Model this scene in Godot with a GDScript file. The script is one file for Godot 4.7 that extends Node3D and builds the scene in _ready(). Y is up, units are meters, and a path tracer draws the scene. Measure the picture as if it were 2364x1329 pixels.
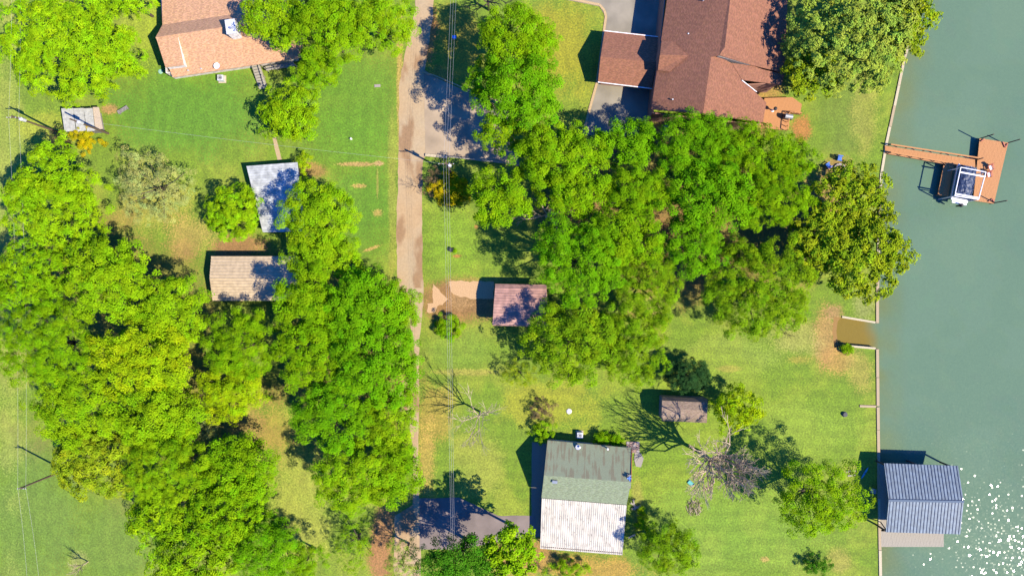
extends Node3D

# The place is laid out in metres. A survey mark is (east, south) in units of 0.0656 m from the
# north-west corner of the plan; at() turns a mark seen at height h into a point of the scene.
const UNIT := 0.0656
const FLY := 104.0
const WATER := -0.7

var rng := RandomNumberGenerator.new()
var origin := {}
var taken := {}
var M := {}
var tex := {}
var spray := {}
var mean := {}

# ------------------------------------------------------------------ mesh builder
class Shape:
	var v := PackedVector3Array()
	var n := PackedVector3Array()
	var uv := PackedVector2Array()
	var c := PackedColorArray()
	var tint := Color.WHITE
	func tri(a: Vector3, b: Vector3, d: Vector3, ua := Vector2.ZERO, ub := Vector2.ZERO, ud := Vector2.ZERO):
		var nn := (d - a).cross(b - a)
		if nn.length_squared() < 1e-14:
			return
		nn = nn.normalized()
		v.append(a); v.append(b); v.append(d)
		n.append(nn); n.append(nn); n.append(nn)
		uv.append(ua); uv.append(ub); uv.append(ud)
		c.append(tint); c.append(tint); c.append(tint)
	# corners run clockwise seen from outside
	func quad(a: Vector3, b: Vector3, d: Vector3, e: Vector3):
		var u := (b - a)
		var lu := u.length()
		u = u.normalized() if lu > 0.0 else Vector3.RIGHT
		var w := (e - a)
		w = (w - u * w.dot(u))
		w = w.normalized() if w.length() > 0.0 else Vector3.UP
		var q := func(p: Vector3): return Vector2((p - a).dot(u), (p - a).dot(w))
		tri(a, b, d, q.call(a), q.call(b), q.call(d))
		tri(a, d, e, q.call(a), q.call(d), q.call(e))
	func box(t: Transform3D, s: Vector3):
		var h := s * 0.5
		var p := []
		for i in 8:
			p.append(t * Vector3(h.x if i & 1 else -h.x, h.y if i & 2 else -h.y, h.z if i & 4 else -h.z))
		quad(p[2], p[3], p[7], p[6]) ; quad(p[0], p[4], p[5], p[1])
		quad(p[4], p[6], p[7], p[5]) ; quad(p[0], p[1], p[3], p[2])
		quad(p[0], p[2], p[6], p[4]) ; quad(p[1], p[5], p[7], p[3])
	func bar(a: Vector3, b: Vector3, w: float, h: float):
		var d := b - a
		if d.length() < 0.001:
			return
		var up := Vector3.UP if absf(d.normalized().y) < 0.95 else Vector3.RIGHT
		var z := d.normalized()
		var x := up.cross(z).normalized()
		box(Transform3D(Basis(x, z.cross(x), z), (a + b) * 0.5), Vector3(w, h, d.length()))
	# polygon lid (points with their own heights, clockwise seen from above) with a skirt going down by thick
	func slab(pts: Array, thick: float, along := Vector3.ZERO):
		var flat := PackedVector2Array()
		for p in pts:
			flat.append(Vector2(p.x, p.z))
		var idx := Geometry2D.triangulate_polygon(flat)
		var nn := Vector3.ZERO
		for i in pts.size():
			var a: Vector3 = pts[i]
			var b: Vector3 = pts[(i + 1) % pts.size()]
			nn += Vector3((a.y - b.y) * (a.z + b.z), (a.z - b.z) * (a.x + b.x), (a.x - b.x) * (a.y + b.y))
		nn = nn.normalized()
		if nn.y < 0: nn = -nn
		var u := along
		if u == Vector3.ZERO:
			u = Vector3.UP.cross(nn)
			if u.length() < 0.02: u = Vector3.RIGHT
		u = (u - nn * u.dot(nn)).normalized()
		var w := nn.cross(u)
		var down := Vector3(0, -thick, 0)
		for i in range(0, idx.size(), 3):
			var a: Vector3 = pts[idx[i]]
			var b: Vector3 = pts[idx[i + 1]]
			var d: Vector3 = pts[idx[i + 2]]
			if (d - a).cross(b - a).y < 0:
				var s := b
				b = d
				d = s
			tri(a, b, d, Vector2(a.dot(u), a.dot(w)), Vector2(b.dot(u), b.dot(w)), Vector2(d.dot(u), d.dot(w)))
			if thick > 0.0:
				tri(a + down, d + down, b + down)
		if thick > 0.0:
			var cw := Geometry2D.is_polygon_clockwise(flat)
			for i in pts.size():
				var a: Vector3 = pts[i]
				var b: Vector3 = pts[(i + 1) % pts.size()]
				if cw: quad(b, a, a + down, b + down)
				else: quad(a, b, b + down, a + down)
	func tube(pts: Array, rad: Array, sides := 6, caps := true):
		var prev := []
		var pn := []
		for i in pts.size():
			var d: Vector3 = (pts[mini(i + 1, pts.size() - 1)] - pts[maxi(i - 1, 0)]).normalized()
			var x := d.cross(Vector3.UP if absf(d.y) < 0.9 else Vector3.RIGHT).normalized()
			var y := d.cross(x)
			var ring := []
			var rn := []
			for k in sides:
				var a := TAU * k / sides
				var o := x * cos(a) + y * sin(a)
				rn.append(o)
				ring.append(pts[i] + o * rad[i])
			if i > 0:
				for k in sides:
					var k2 := (k + 1) % sides
					_sm(prev[k], ring[k], ring[k2], pn[k], rn[k], rn[k2])
					_sm(prev[k], ring[k2], prev[k2], pn[k], rn[k2], pn[k2])
			if caps and (i == 0 or i == pts.size() - 1):
				for k in sides:
					if i == 0: tri(pts[i], ring[k], ring[(k + 1) % sides])
					else: tri(pts[i], ring[(k + 1) % sides], ring[k])
			prev = ring
			pn = rn
	func _sm(a: Vector3, b: Vector3, d: Vector3, na: Vector3, nb: Vector3, nd: Vector3):
		if (d - a).cross(b - a).dot(na + nb + nd) < 0.0:
			var s := b
			b = d
			d = s
			s = nb
			nb = nd
			nd = s
		v.append(a); v.append(b); v.append(d)
		n.append(na); n.append(nb); n.append(nd)
		uv.append(Vector2.ZERO); uv.append(Vector2.ZERO); uv.append(Vector2.ZERO)
		c.append(tint); c.append(tint); c.append(tint)
	func lathe(at: Vector3, prof: Array, sides := 14):
		for i in prof.size() - 1:
			var p: Vector2 = prof[i]
			var q: Vector2 = prof[i + 1]
			var t := (q - p).normalized()
			for k in sides:
				var a := TAU * k / sides
				var b := TAU * (k + 1) / sides
				var da := Vector3(cos(a), 0, sin(a))
				var db := Vector3(cos(b), 0, sin(b))
				var na := Vector3(da.x * t.y, -t.x, da.z * t.y)
				var nb := Vector3(db.x * t.y, -t.x, db.z * t.y)
				var y1 := Vector3(0, p.y, 0)
				var y2 := Vector3(0, q.y, 0)
				if q.x > 0.0: _sm(at + da * p.x + y1, at + da * q.x + y2, at + db * q.x + y2, na, na, nb)
				if p.x > 0.0: _sm(at + da * p.x + y1, at + db * q.x + y2, at + db * p.x + y1, na, nb, nb)
	func mesh(shift: Vector3) -> ArrayMesh:
		var m := ArrayMesh.new()
		if v.is_empty():
			return m
		var p := PackedVector3Array()
		p.resize(v.size())
		for i in v.size():
			p[i] = v[i] - shift
		var a := []
		a.resize(Mesh.ARRAY_MAX)
		a[Mesh.ARRAY_VERTEX] = p
		a[Mesh.ARRAY_NORMAL] = n
		a[Mesh.ARRAY_TEX_UV] = uv
		a[Mesh.ARRAY_COLOR] = c
		m.add_surface_from_arrays(Mesh.PRIMITIVE_TRIANGLES, a)
		return m

# ------------------------------------------------------------------ helpers
func at(e: float, s: float, h := 0.0) -> Vector3:
	var k := UNIT * (FLY - h) / FLY
	return Vector3((e - 1182.0) * k, h, (s - 664.5) * k)

func pts(rows: Array) -> Array:
	var out := []
	for r in rows:
		out.append(at(r[0], r[1], r[2] if r.size() > 2 else 0.0))
	return out

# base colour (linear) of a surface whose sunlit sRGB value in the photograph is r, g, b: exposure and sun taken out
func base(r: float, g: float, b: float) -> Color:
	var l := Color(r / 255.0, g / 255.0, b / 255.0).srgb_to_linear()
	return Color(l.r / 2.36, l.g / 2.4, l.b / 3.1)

func srgb(c: Color) -> Color:
	return c.linear_to_srgb()

func numbered(called: String) -> String:
	if not taken.has(called):
		taken[called] = 0
		return called
	taken[called] += 1
	return "%s_%03d" % [called, taken[called]]

func thing(called: String, label: String, category: String, where: Vector3, group := "") -> Node3D:
	var o := Node3D.new()
	o.name = numbered(called)
	add_child(o, true)
	o.position = where
	origin[o] = where
	o.set_meta("label", label)
	o.set_meta("category", category)
	if group: o.set_meta("group", group)
	return o

func part(parent: Node3D, called: String, sh: Shape, m: Material, kind := "") -> MeshInstance3D:
	var o := MeshInstance3D.new()
	o.name = called
	o.mesh = sh.mesh(origin[parent])
	o.material_override = m
	parent.add_child(o, true)
	origin[o] = origin[parent]
	if kind: o.set_meta("kind", kind)
	return o

func structure(called: String, sh: Shape, m: Material, label := "") -> MeshInstance3D:
	var o := MeshInstance3D.new()
	o.name = numbered(called)
	o.mesh = sh.mesh(Vector3.ZERO)
	o.material_override = m
	add_child(o, true)
	origin[o] = Vector3.ZERO
	o.set_meta("kind", "structure")
	if label: o.set_meta("label", label)
	return o

func noise(seed_: int, freq: float, oct := 4) -> FastNoiseLite:
	var f := FastNoiseLite.new()
	f.seed = seed_
	f.frequency = freq
	f.noise_type = FastNoiseLite.TYPE_SIMPLEX_SMOOTH
	f.fractal_octaves = oct
	return f

# grey texture between lo and 1, tileable
func grey(seed_: int, freq: float, oct: int, lo: float, size := 512) -> ImageTexture:
	var im := noise(seed_, freq, oct).get_seamless_image(size, size)
	im.convert(Image.FORMAT_L8)
	var d := im.get_data()
	for i in d.size():
		d[i] = int(255.0 * (lo + (1.0 - lo) * d[i] / 255.0))
	im = Image.create_from_data(size, size, false, Image.FORMAT_L8, d)
	im.convert(Image.FORMAT_RGB8)
	return measured(im)

func measured(im: Image) -> ImageTexture:
	var sum := 0.0
	for k in 4000:
		var c := im.get_pixel((k * 37) % im.get_width(), (k * 101 + k / 7) % im.get_height()).srgb_to_linear()
		sum += (c.r + c.g + c.b) / 3.0
	var t := ImageTexture.create_from_image(im)
	mean[t] = sum / 4000.0
	return t

func bumps(seed_: int, freq: float, oct: int, strength: float, size := 512) -> ImageTexture:
	var im := noise(seed_, freq, oct).get_seamless_image(size, size)
	im.convert(Image.FORMAT_RGBA8)
	im.bump_map_to_normal_map(strength)
	return ImageTexture.create_from_image(im)

func mat(c: Color, rough := 0.85, t: Texture2D = null, metres := 4.0, metal := 0.0, planar := true) -> StandardMaterial3D:
	var m := StandardMaterial3D.new()
	if t and mean.has(t):
		c = Color(c.r / mean[t], c.g / mean[t], c.b / mean[t])   # the texture only varies the tone, so its own mean is taken out
	m.albedo_color = srgb(c)
	m.roughness = rough
	m.metallic = metal
	if t:
		m.albedo_texture = t
		if planar:
			m.uv1_triplanar = true
			m.uv1_world_triplanar = true
		m.uv1_scale = Vector3.ONE / metres
	return m

# ------------------------------------------------------------------ materials
func shingle_texture() -> ImageTexture:
	var size := 512   # 4 m a side, courses of 0.125 m
	var im := Image.create(size, size, false, Image.FORMAT_RGB8)
	im.fill(Color(0.9, 0.9, 0.9))
	var r := RandomNumberGenerator.new()
	r.seed = 5
	for row in 32:
		var x := -r.randi_range(0, 30)
		while x < size:
			var w := r.randi_range(22, 40)
			var k := r.randf_range(0.82, 1.0)
			im.fill_rect(Rect2i(x, row * 16, w, 16), Color(k, k * r.randf_range(0.96, 1.0), k * r.randf_range(0.93, 1.0)))
			im.fill_rect(Rect2i(x, row * 16 + 14, w, 2), Color(k * 0.78, k * 0.77, k * 0.76))
			x += w
	return measured(im)

func streak_texture() -> ImageTexture:
	# worn green shingles with brown weathering streaks running down the slope; 12.8 m a side
	var size := 256
	var long := noise(41, 0.05, 3)
	var wide := noise(43, 0.02, 2)
	var im := Image.create(size, size, false, Image.FORMAT_RGB8)
	var r := RandomNumberGenerator.new()
	r.seed = 9
	var green := base(186, 198, 178)
	var brown := base(174, 166, 148)
	for y in size:
		for x in size:
			var s := long.get_noise_2d(x * 1.6, y * 0.13) + 0.7 * wide.get_noise_2d(x * 1.4, y * 0.9) - 0.02
			var k := smoothstep(0.0, 0.4, s) * 0.85
			var j := r.randf_range(0.84, 1.1) * (0.9 if y % 4 == 3 else 1.0)
			var col := green.lerp(brown, k)
			im.set_pixel(x, y, srgb(Color(col.r * j, col.g * j, col.b * j)))
	return ImageTexture.create_from_image(im)

func rusty_white_texture() -> ImageTexture:
	# old white sheet roof: grey bloom and rust specks along the ribs; 12.8 m a side
	var size := 384
	var bloom := noise(51, 0.03, 4)
	var im := Image.create(size, size, false, Image.FORMAT_RGB8)
	var r := RandomNumberGenerator.new()
	r.seed = 19
	for y in size:
		for x in size:
			var k := 0.93 + 0.16 * bloom.get_noise_2d(x, y * 0.5)
			k *= r.randf_range(0.94, 1.0)
			im.set_pixel(x, y, Color(k, k * 0.985, k * 0.99))
	for i in 420:
		var x := r.randi_range(0, size - 1)
		var y := r.randi_range(0, size - 1)
		if bloom.get_noise_2d(x, y * 0.5) > 0.12:
			continue
		var k := r.randf_range(0.35, 0.62)
		im.fill_rect(Rect2i(x, y, r.randi_range(1, 2), r.randi_range(2, 9)), Color(k, k * 0.9, k * 0.86))
	return measured(im)

func make_materials():
	tex.fine = grey(1, 0.02, 5, 0.78)
	tex.paving = grey(4, 0.006, 5, 0.8)
	tex.soft = grey(2, 0.008, 4, 0.7)
	tex.shingle = shingle_texture()
	tex.bump = bumps(3, 0.03, 4, 4.0)
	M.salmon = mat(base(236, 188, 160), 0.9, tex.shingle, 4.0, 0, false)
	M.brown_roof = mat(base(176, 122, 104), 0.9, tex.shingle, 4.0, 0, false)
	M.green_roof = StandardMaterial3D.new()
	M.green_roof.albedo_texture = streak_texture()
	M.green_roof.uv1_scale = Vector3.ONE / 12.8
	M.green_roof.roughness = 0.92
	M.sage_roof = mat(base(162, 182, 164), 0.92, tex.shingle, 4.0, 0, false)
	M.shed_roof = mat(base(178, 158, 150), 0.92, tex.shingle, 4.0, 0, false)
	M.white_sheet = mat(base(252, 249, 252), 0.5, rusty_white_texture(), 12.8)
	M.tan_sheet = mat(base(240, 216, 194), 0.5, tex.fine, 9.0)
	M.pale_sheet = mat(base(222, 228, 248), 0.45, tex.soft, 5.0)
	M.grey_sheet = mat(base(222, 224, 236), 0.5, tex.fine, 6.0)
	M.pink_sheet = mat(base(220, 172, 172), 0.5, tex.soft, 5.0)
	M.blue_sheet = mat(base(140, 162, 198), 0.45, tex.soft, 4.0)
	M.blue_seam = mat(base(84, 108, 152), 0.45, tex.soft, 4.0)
	M.white = mat(Color(0.62, 0.6, 0.58), 0.6, tex.soft, 3.0)
	M.cream_wall = mat(Color(0.5, 0.44, 0.39), 0.8, tex.soft, 3.0)
	M.brick_wall = mat(Color(0.26, 0.13, 0.09), 0.9, tex.fine, 1.5)
	M.grey_wall = mat(Color(0.17, 0.16, 0.15), 0.85, tex.soft, 2.0)
	M.glass = mat(Color(0.02, 0.03, 0.035), 0.08)
	M.metal = mat(Color(0.42, 0.43, 0.45), 0.35, null, 1, 0.6)
	M.dark_metal = mat(Color(0.05, 0.05, 0.055), 0.5)
	M.black = mat(Color(0.015, 0.015, 0.017), 0.6)
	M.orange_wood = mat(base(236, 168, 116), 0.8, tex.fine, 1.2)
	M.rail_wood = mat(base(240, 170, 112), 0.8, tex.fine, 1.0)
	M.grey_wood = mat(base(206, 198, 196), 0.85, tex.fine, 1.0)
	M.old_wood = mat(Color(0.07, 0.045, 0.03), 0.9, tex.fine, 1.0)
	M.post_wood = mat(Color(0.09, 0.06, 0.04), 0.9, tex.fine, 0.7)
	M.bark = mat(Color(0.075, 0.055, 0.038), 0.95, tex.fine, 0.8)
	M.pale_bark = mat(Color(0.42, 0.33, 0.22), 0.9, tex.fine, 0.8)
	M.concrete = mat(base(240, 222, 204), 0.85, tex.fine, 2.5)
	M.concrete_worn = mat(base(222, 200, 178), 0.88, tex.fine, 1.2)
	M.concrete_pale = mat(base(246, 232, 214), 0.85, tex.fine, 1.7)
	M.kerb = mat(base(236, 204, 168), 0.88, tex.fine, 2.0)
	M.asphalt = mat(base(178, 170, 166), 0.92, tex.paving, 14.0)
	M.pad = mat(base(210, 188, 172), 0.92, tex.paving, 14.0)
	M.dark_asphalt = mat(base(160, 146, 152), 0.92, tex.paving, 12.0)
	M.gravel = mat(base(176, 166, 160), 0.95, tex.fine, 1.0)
	M.chair_blue = mat(Color(0.02, 0.11, 0.42), 0.55)
	M.teal = mat(Color(0.02, 0.26, 0.24), 0.5)
	M.bin_green = mat(Color(0.01, 0.09, 0.08), 0.5)
	M.red_wood = mat(Color(0.34, 0.1, 0.06), 0.7)
	M.stone = mat(Color(0.25, 0.22, 0.2), 0.9, tex.fine, 1.0)
	M.brick = mat(Color(0.3, 0.2, 0.15), 0.9, tex.fine, 1.0)
	M.boat_cover = mat(Color(0.022, 0.04, 0.085), 0.55, tex.soft, 2.0)
	M.boat_side = mat(Color(0.05, 0.14, 0.16), 0.35)
	M.boat_white = mat(Color(0.7, 0.7, 0.74), 0.35)
	M.wire = mat(Color(0.4, 0.4, 0.4), 0.4)
	M.ceramic = mat(Color(0.45, 0.46, 0.47), 0.4)
	for m in [M.shed_roof, M.salmon, M.brown_roof, M.concrete, M.asphalt]:
		m.normal_enabled = false

# ------------------------------------------------------------------ ground
const GW := 1600
const GH := 900
var gpx := PackedByteArray()
var n_a: PackedByteArray
var n_b: PackedByteArray
var n_c: PackedByteArray

func noise_bytes(seed_: int, freq: float, oct: int) -> PackedByteArray:
	var im := noise(seed_, freq, oct).get_image(GW, GH)
	im.convert(Image.FORMAT_L8)
	return im.get_data()

# the sheet of lawn spans marks -130..2494 east and -73.5..1402.5 south (1.64 marks a texel)
func patch(e: float, s: float, re: float, rs: float, rgb: Array, strength := 1.0, ragged := 0.5, turn := 0.0):
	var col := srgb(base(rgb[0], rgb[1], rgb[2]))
	var cx := (e + 130.0) / 1.64
	var cy := (s + 73.5) / 1.64
	var rx := re / 1.64
	var ry := rs / 1.64
	var reach := maxf(rx, ry) * 1.5
	var ct := cos(turn)
	var st := sin(turn)
	for y in range(maxi(0, int(cy - reach)), mini(GH, int(cy + reach))):
		for x in range(maxi(0, int(cx - reach)), mini(GW, int(cx + reach))):
			var dx := x - cx
			var dy := y - cy
			var u := (dx * ct + dy * st) / rx
			var w := (dy * ct - dx * st) / ry
			var q := u * u + w * w
			if q > 2.2:
				continue
			var i := y * GW + x
			var k := 1.0 - sqrt(q) + ragged * (n_a[i] + n_c[i] - 255) / 150.0
			if k <= 0.0:
				continue
			k = minf(1.0, k * 2.6) * strength
			k *= 0.72 + 0.28 * n_c[i] / 160.0
			k = minf(k, 1.0)
			var j := i * 3
			gpx[j] = int(gpx[j] + (col.r8 - gpx[j]) * k)
			gpx[j + 1] = int(gpx[j + 1] + (col.g8 - gpx[j + 1]) * k)
			gpx[j + 2] = int(gpx[j + 2] + (col.b8 - gpx[j + 2]) * k)

func make_ground_texture() -> ImageTexture:
	n_a = noise_bytes(11, 0.012, 4)
	n_b = noise_bytes(12, 0.05, 3)
	n_c = noise_bytes(13, 0.35, 2)
	gpx.resize(GW * GH * 3)
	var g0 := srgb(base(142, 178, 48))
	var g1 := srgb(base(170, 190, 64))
	var r0 := g0.r8
	var q0 := g0.g8
	var b0 := g0.b8
	var dr := g1.r8 - r0
	var dg := g1.g8 - q0
	var db := g1.b8 - b0
	for i in GW * GH:
		var k := (n_a[i] - 90) / 90.0 + (n_b[i] - 128) / 420.0
		k = clampf(k, 0.0, 1.0)
		var j := i * 3
		gpx[j] = int(r0 + dr * k)
		gpx[j + 1] = int(q0 + dg * k)
		gpx[j + 2] = int(b0 + db * k)
	var lush := [112, 172, 46]
	var cool := [132, 170, 70]
	var lime := [152, 188, 44]
	var dry := [214, 198, 110]
	var straw := [228, 190, 120]
	var soil := [204, 156, 106]
	var litter := [176, 132, 92]
	var red := [224, 150, 92]
	# lawns
	patch(430, 250, 210, 120, lush, 0.85)
	patch(800, 240, 140, 130, lush, 0.7)
	patch(840, 480, 90, 130, lush, 0.75)
	patch(800, 330, 120, 80, [122, 180, 46], 0.7)
	patch(60, 1180, 150, 190, cool, 0.9)
	patch(250, 1260, 110, 120, cool, 0.8)
	patch(20, 560, 50, 700, [196, 208, 104], 0.6)
	patch(110, 285, 90, 40, [196, 206, 70], 0.7)
	patch(330, 60, 40, 130, [190, 214, 60], 0.7)
	patch(1290, 110, 110, 130, [190, 186, 52], 0.9, 0.3)
	patch(1060, 90, 60, 90, [190, 176, 58], 0.85)
	patch(1045, 560, 70, 90, [150, 196, 50], 0.7)
	patch(1060, 810, 90, 45, [146, 184, 66], 0.7)
	patch(1950, 270, 80, 100, [134, 164, 64], 0.8)
	patch(2000, 270, 36, 110, dry, 0.5)
	patch(1700, 820, 180, 60, [170, 196, 88], 0.7)
	patch(1640, 1000, 330, 200, lime, 0.45)
	patch(1880, 990, 130, 80, [166, 200, 74], 0.6)
	patch(1700, 1230, 260, 120, [150, 196, 72], 0.55)
	patch(1280, 940, 140, 60, [196, 196, 62], 0.65)
	patch(1100, 1060, 80, 90, [188, 196, 90], 0.6)
	patch(700, 1150, 90, 160, [198, 206, 96], 0.75)
	patch(640, 980, 60, 60, [210, 200, 90], 0.8)
	# bare and dry ground
	patch(350, 470, 90, 110, [204, 196, 96], 0.75)
	patch(440, 540, 90, 60, straw, 0.7)
	patch(560, 570, 90, 34, soil, 0.95)
	patch(560, 620, 120, 70, litter, 0.5)
	patch(720, 390, 40, 20, soil, 0.8)
	patch(820, 378, 60, 7, [232, 186, 132], 0.9, 0.3)
	patch(872, 376, 14, 7, [240, 196, 150], 0.9, 0.3)
	patch(870, 425, 3, 45, [226, 196, 120], 0.6, 0.3)
	patch(830, 428, 18, 6, straw, 0.9)
	patch(870, 490, 15, 12, straw, 0.85)
	patch(858, 572, 26, 5, straw, 0.9, 0.3, -0.35)
	patch(905, 440, 12, 200, [210, 200, 100], 0.55)
	patch(922, 180, 9, 190, [230, 190, 120], 0.8, 0.3)
	patch(985, 90, 26, 95, red, 0.9)
	patch(1008, 180, 40, 40, [220, 160, 90], 0.6)
	patch(1052, 692, 92, 56, [192, 148, 98], 1.0, 0.25)
	patch(1052, 692, 86, 50, [184, 140, 94], 0.8, 0.4)
	patch(1120, 690, 50, 46, [176, 138, 96], 0.9, 0.3)
	patch(1060, 690, 30, 30, [206, 168, 124], 0.7)
	patch(1055, 590, 9, 4, red, 0.8)
	patch(1098, 523, 6, 6, red, 0.8)
	patch(1052, 772, 10, 8, [198, 160, 100], 0.8)
	patch(1150, 645, 90, 8, [206, 176, 100], 0.6)
	patch(1060, 858, 90, 9, [210, 190, 110], 0.6)
	patch(1330, 470, 120, 60, litter, 0.8)
	patch(1500, 420, 180, 130, litter, 0.6)
	patch(1700, 520, 260, 150, litter, 0.6)
	patch(1560, 620, 160, 120, litter, 0.5)
	patch(1760, 190, 60, 130, [208, 164, 100], 0.9)
	patch(1420, 330, 90, 40, litter, 0.8)
	patch(1520, 300, 60, 30, [214, 178, 124], 0.8)
	patch(1850, 300, 26, 40, red, 0.9)
	patch(1935, 395, 60, 36, [206, 160, 110], 0.85)
	patch(1900, 450, 60, 60, [206, 156, 110], 0.7)
	patch(1905, 760, 34, 85, [212, 172, 112], 0.95)
	patch(1925, 720, 30, 30, [206, 166, 120], 0.9)
	patch(1935, 830, 40, 40, [218, 172, 104], 0.8)
	patch(1830, 780, 70, 50, [200, 196, 120], 0.6)
	patch(1985, 860, 36, 60, [204, 186, 100], 0.75)
	patch(1990, 710, 32, 40, [178, 186, 116], 0.8)
	patch(1840, 830, 40, 14, [218, 180, 96], 0.5)
	patch(1680, 850, 30, 8, [218, 190, 110], 0.5)
	patch(1490, 705, 60, 24, [196, 196, 110], 0.7)
	patch(1460, 720, 26, 16, [214, 186, 110], 0.7)
	patch(1000, 960, 50, 90, [206, 180, 90], 0.8)
	patch(985, 1060, 30, 110, [226, 190, 110], 0.75)
	patch(880, 1260, 30, 90, [206, 150, 106], 1.0)
	patch(890, 1200, 40, 30, [206, 156, 110], 0.9)
	patch(1230, 1280, 90, 50, [206, 156, 100], 0.9)
	patch(1360, 1310, 150, 34, [220, 178, 92], 0.9)
	patch(1470, 1170, 14, 90, [190, 180, 100], 0.6)
	patch(560, 960, 60, 60, [226, 190, 120], 0.7)
	patch(180, 1295, 26, 26, [186, 192, 116], 0.7)
	patch(145, 1085, 14, 9, red, 0.8)
	patch(250, 252, 20, 12, [216, 170, 120], 0.9)
	patch(1935, 1290, 30, 30, [200, 184, 104], 0.6)
	patch(1765, 1290, 12, 8, straw, 0.8)
	patch(1970, 1085, 24, 12, [206, 196, 110], 0.7)
	patch(250, 640, 300, 150, litter, 0.4)
	patch(400, 950, 320, 200, litter, 0.4)
	patch(800, 850, 160, 220, litter, 0.5)
	# tone of the blades, mown streaks
	var r := RandomNumberGenerator.new()
	r.seed = 77
	for y in GH:
		for x in GW:
			var i := y * GW + x
			var k := r.randf_range(0.87, 1.09) + (n_b[i] - 128) / 2200.0 + (n_c[i] - 128) / 700.0
			var j := i * 3
			# mower passes about a metre apart, a little lighter and darker by turns
			k *= 1.0 + 0.022 * signf(sin(y * 0.33 + n_a[i] * 0.02)) if x > 650 and y > 250 else 1.0 + 0.018 * signf(sin(x * 0.31 + n_a[i] * 0.03))
			gpx[j] = mini(255, int(gpx[j] * k))
			gpx[j + 1] = mini(255, int(gpx[j + 1] * k))
			gpx[j + 2] = mini(255, int(gpx[j + 2] * k))
	var im := Image.create_from_data(GW, GH, false, Image.FORMAT_RGB8, gpx)
	gpx = PackedByteArray()
	return ImageTexture.create_from_image(im)

const SHORE := [[2112, -73.5], [2098, 100], [2085, 150], [2045, 340], [2035, 400], [2028, 520], [2025, 670], [2025, 745], [1946, 733], [1926, 731], [1922, 765], [1927, 803], [1946, 797], [2025, 806], [2026, 940], [2030, 1150], [2033, 1329], [2036, 1402.5]]

func make_ground():
	var lawn := StandardMaterial3D.new()
	lawn.albedo_texture = make_ground_texture()
	lawn.roughness = 0.95
	lawn.normal_enabled = true
	lawn.normal_texture = bumps(21, 0.12, 3, 6.0)
	lawn.normal_scale = 0.7
	lawn.texture_repeat = true
	# two sets of uv: the colours once over the sheet, the relief every few metres
	lawn.detail_enabled = true
	lawn.detail_blend_mode = BaseMaterial3D.BLEND_MODE_MUL
	lawn.detail_uv_layer = BaseMaterial3D.DETAIL_UV_1
	lawn.detail_albedo = grey(23, 0.03, 4, 0.72)
	lawn.uv1_scale = Vector3.ONE
	var sh := Shape.new()
	var rows := [[-130, -73.5]]
	rows.append_array(SHORE)
	rows.append([-130, 1402.5])
	sh.slab(pts(rows), 0.0, Vector3.RIGHT)
	for i in sh.v.size():
		sh.uv[i] = Vector2((sh.v[i].x / UNIT + 1312.0) / 2624.0, (sh.v[i].z / UNIT + 738.0) / 1476.0)
	lawn.normal_enabled = false
	lawn.detail_enabled = false
	structure("ground", sh, lawn)
	# soil face under the lawn along the shore
	var far := Shape.new()
	var west := (-130.0 - 1182.0) * UNIT
	var north := (-73.5 - 664.5) * UNIT
	var south := (1402.5 - 664.5) * UNIT
	var en := (2112.0 - 1182.0) * UNIT
	var es := (2036.0 - 1182.0) * UNIT
	var y := -0.02
	far.slab([Vector3(-900, y, -900), Vector3(west, y, -900), Vector3(west, y, 900), Vector3(-900, y, 900)], 0.0)
	far.slab([Vector3(west, y, -900), Vector3(en + 60, y, -900), Vector3(en, y, north), Vector3(west, y, north)], 0.0)
	far.slab([Vector3(west, y, south), Vector3(es, y, south), Vector3(es + 30, y, 900), Vector3(west, y, 900)], 0.0)
	structure("field", far, mat(base(168, 196, 84), 0.95, tex.soft, 30.0))

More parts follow.
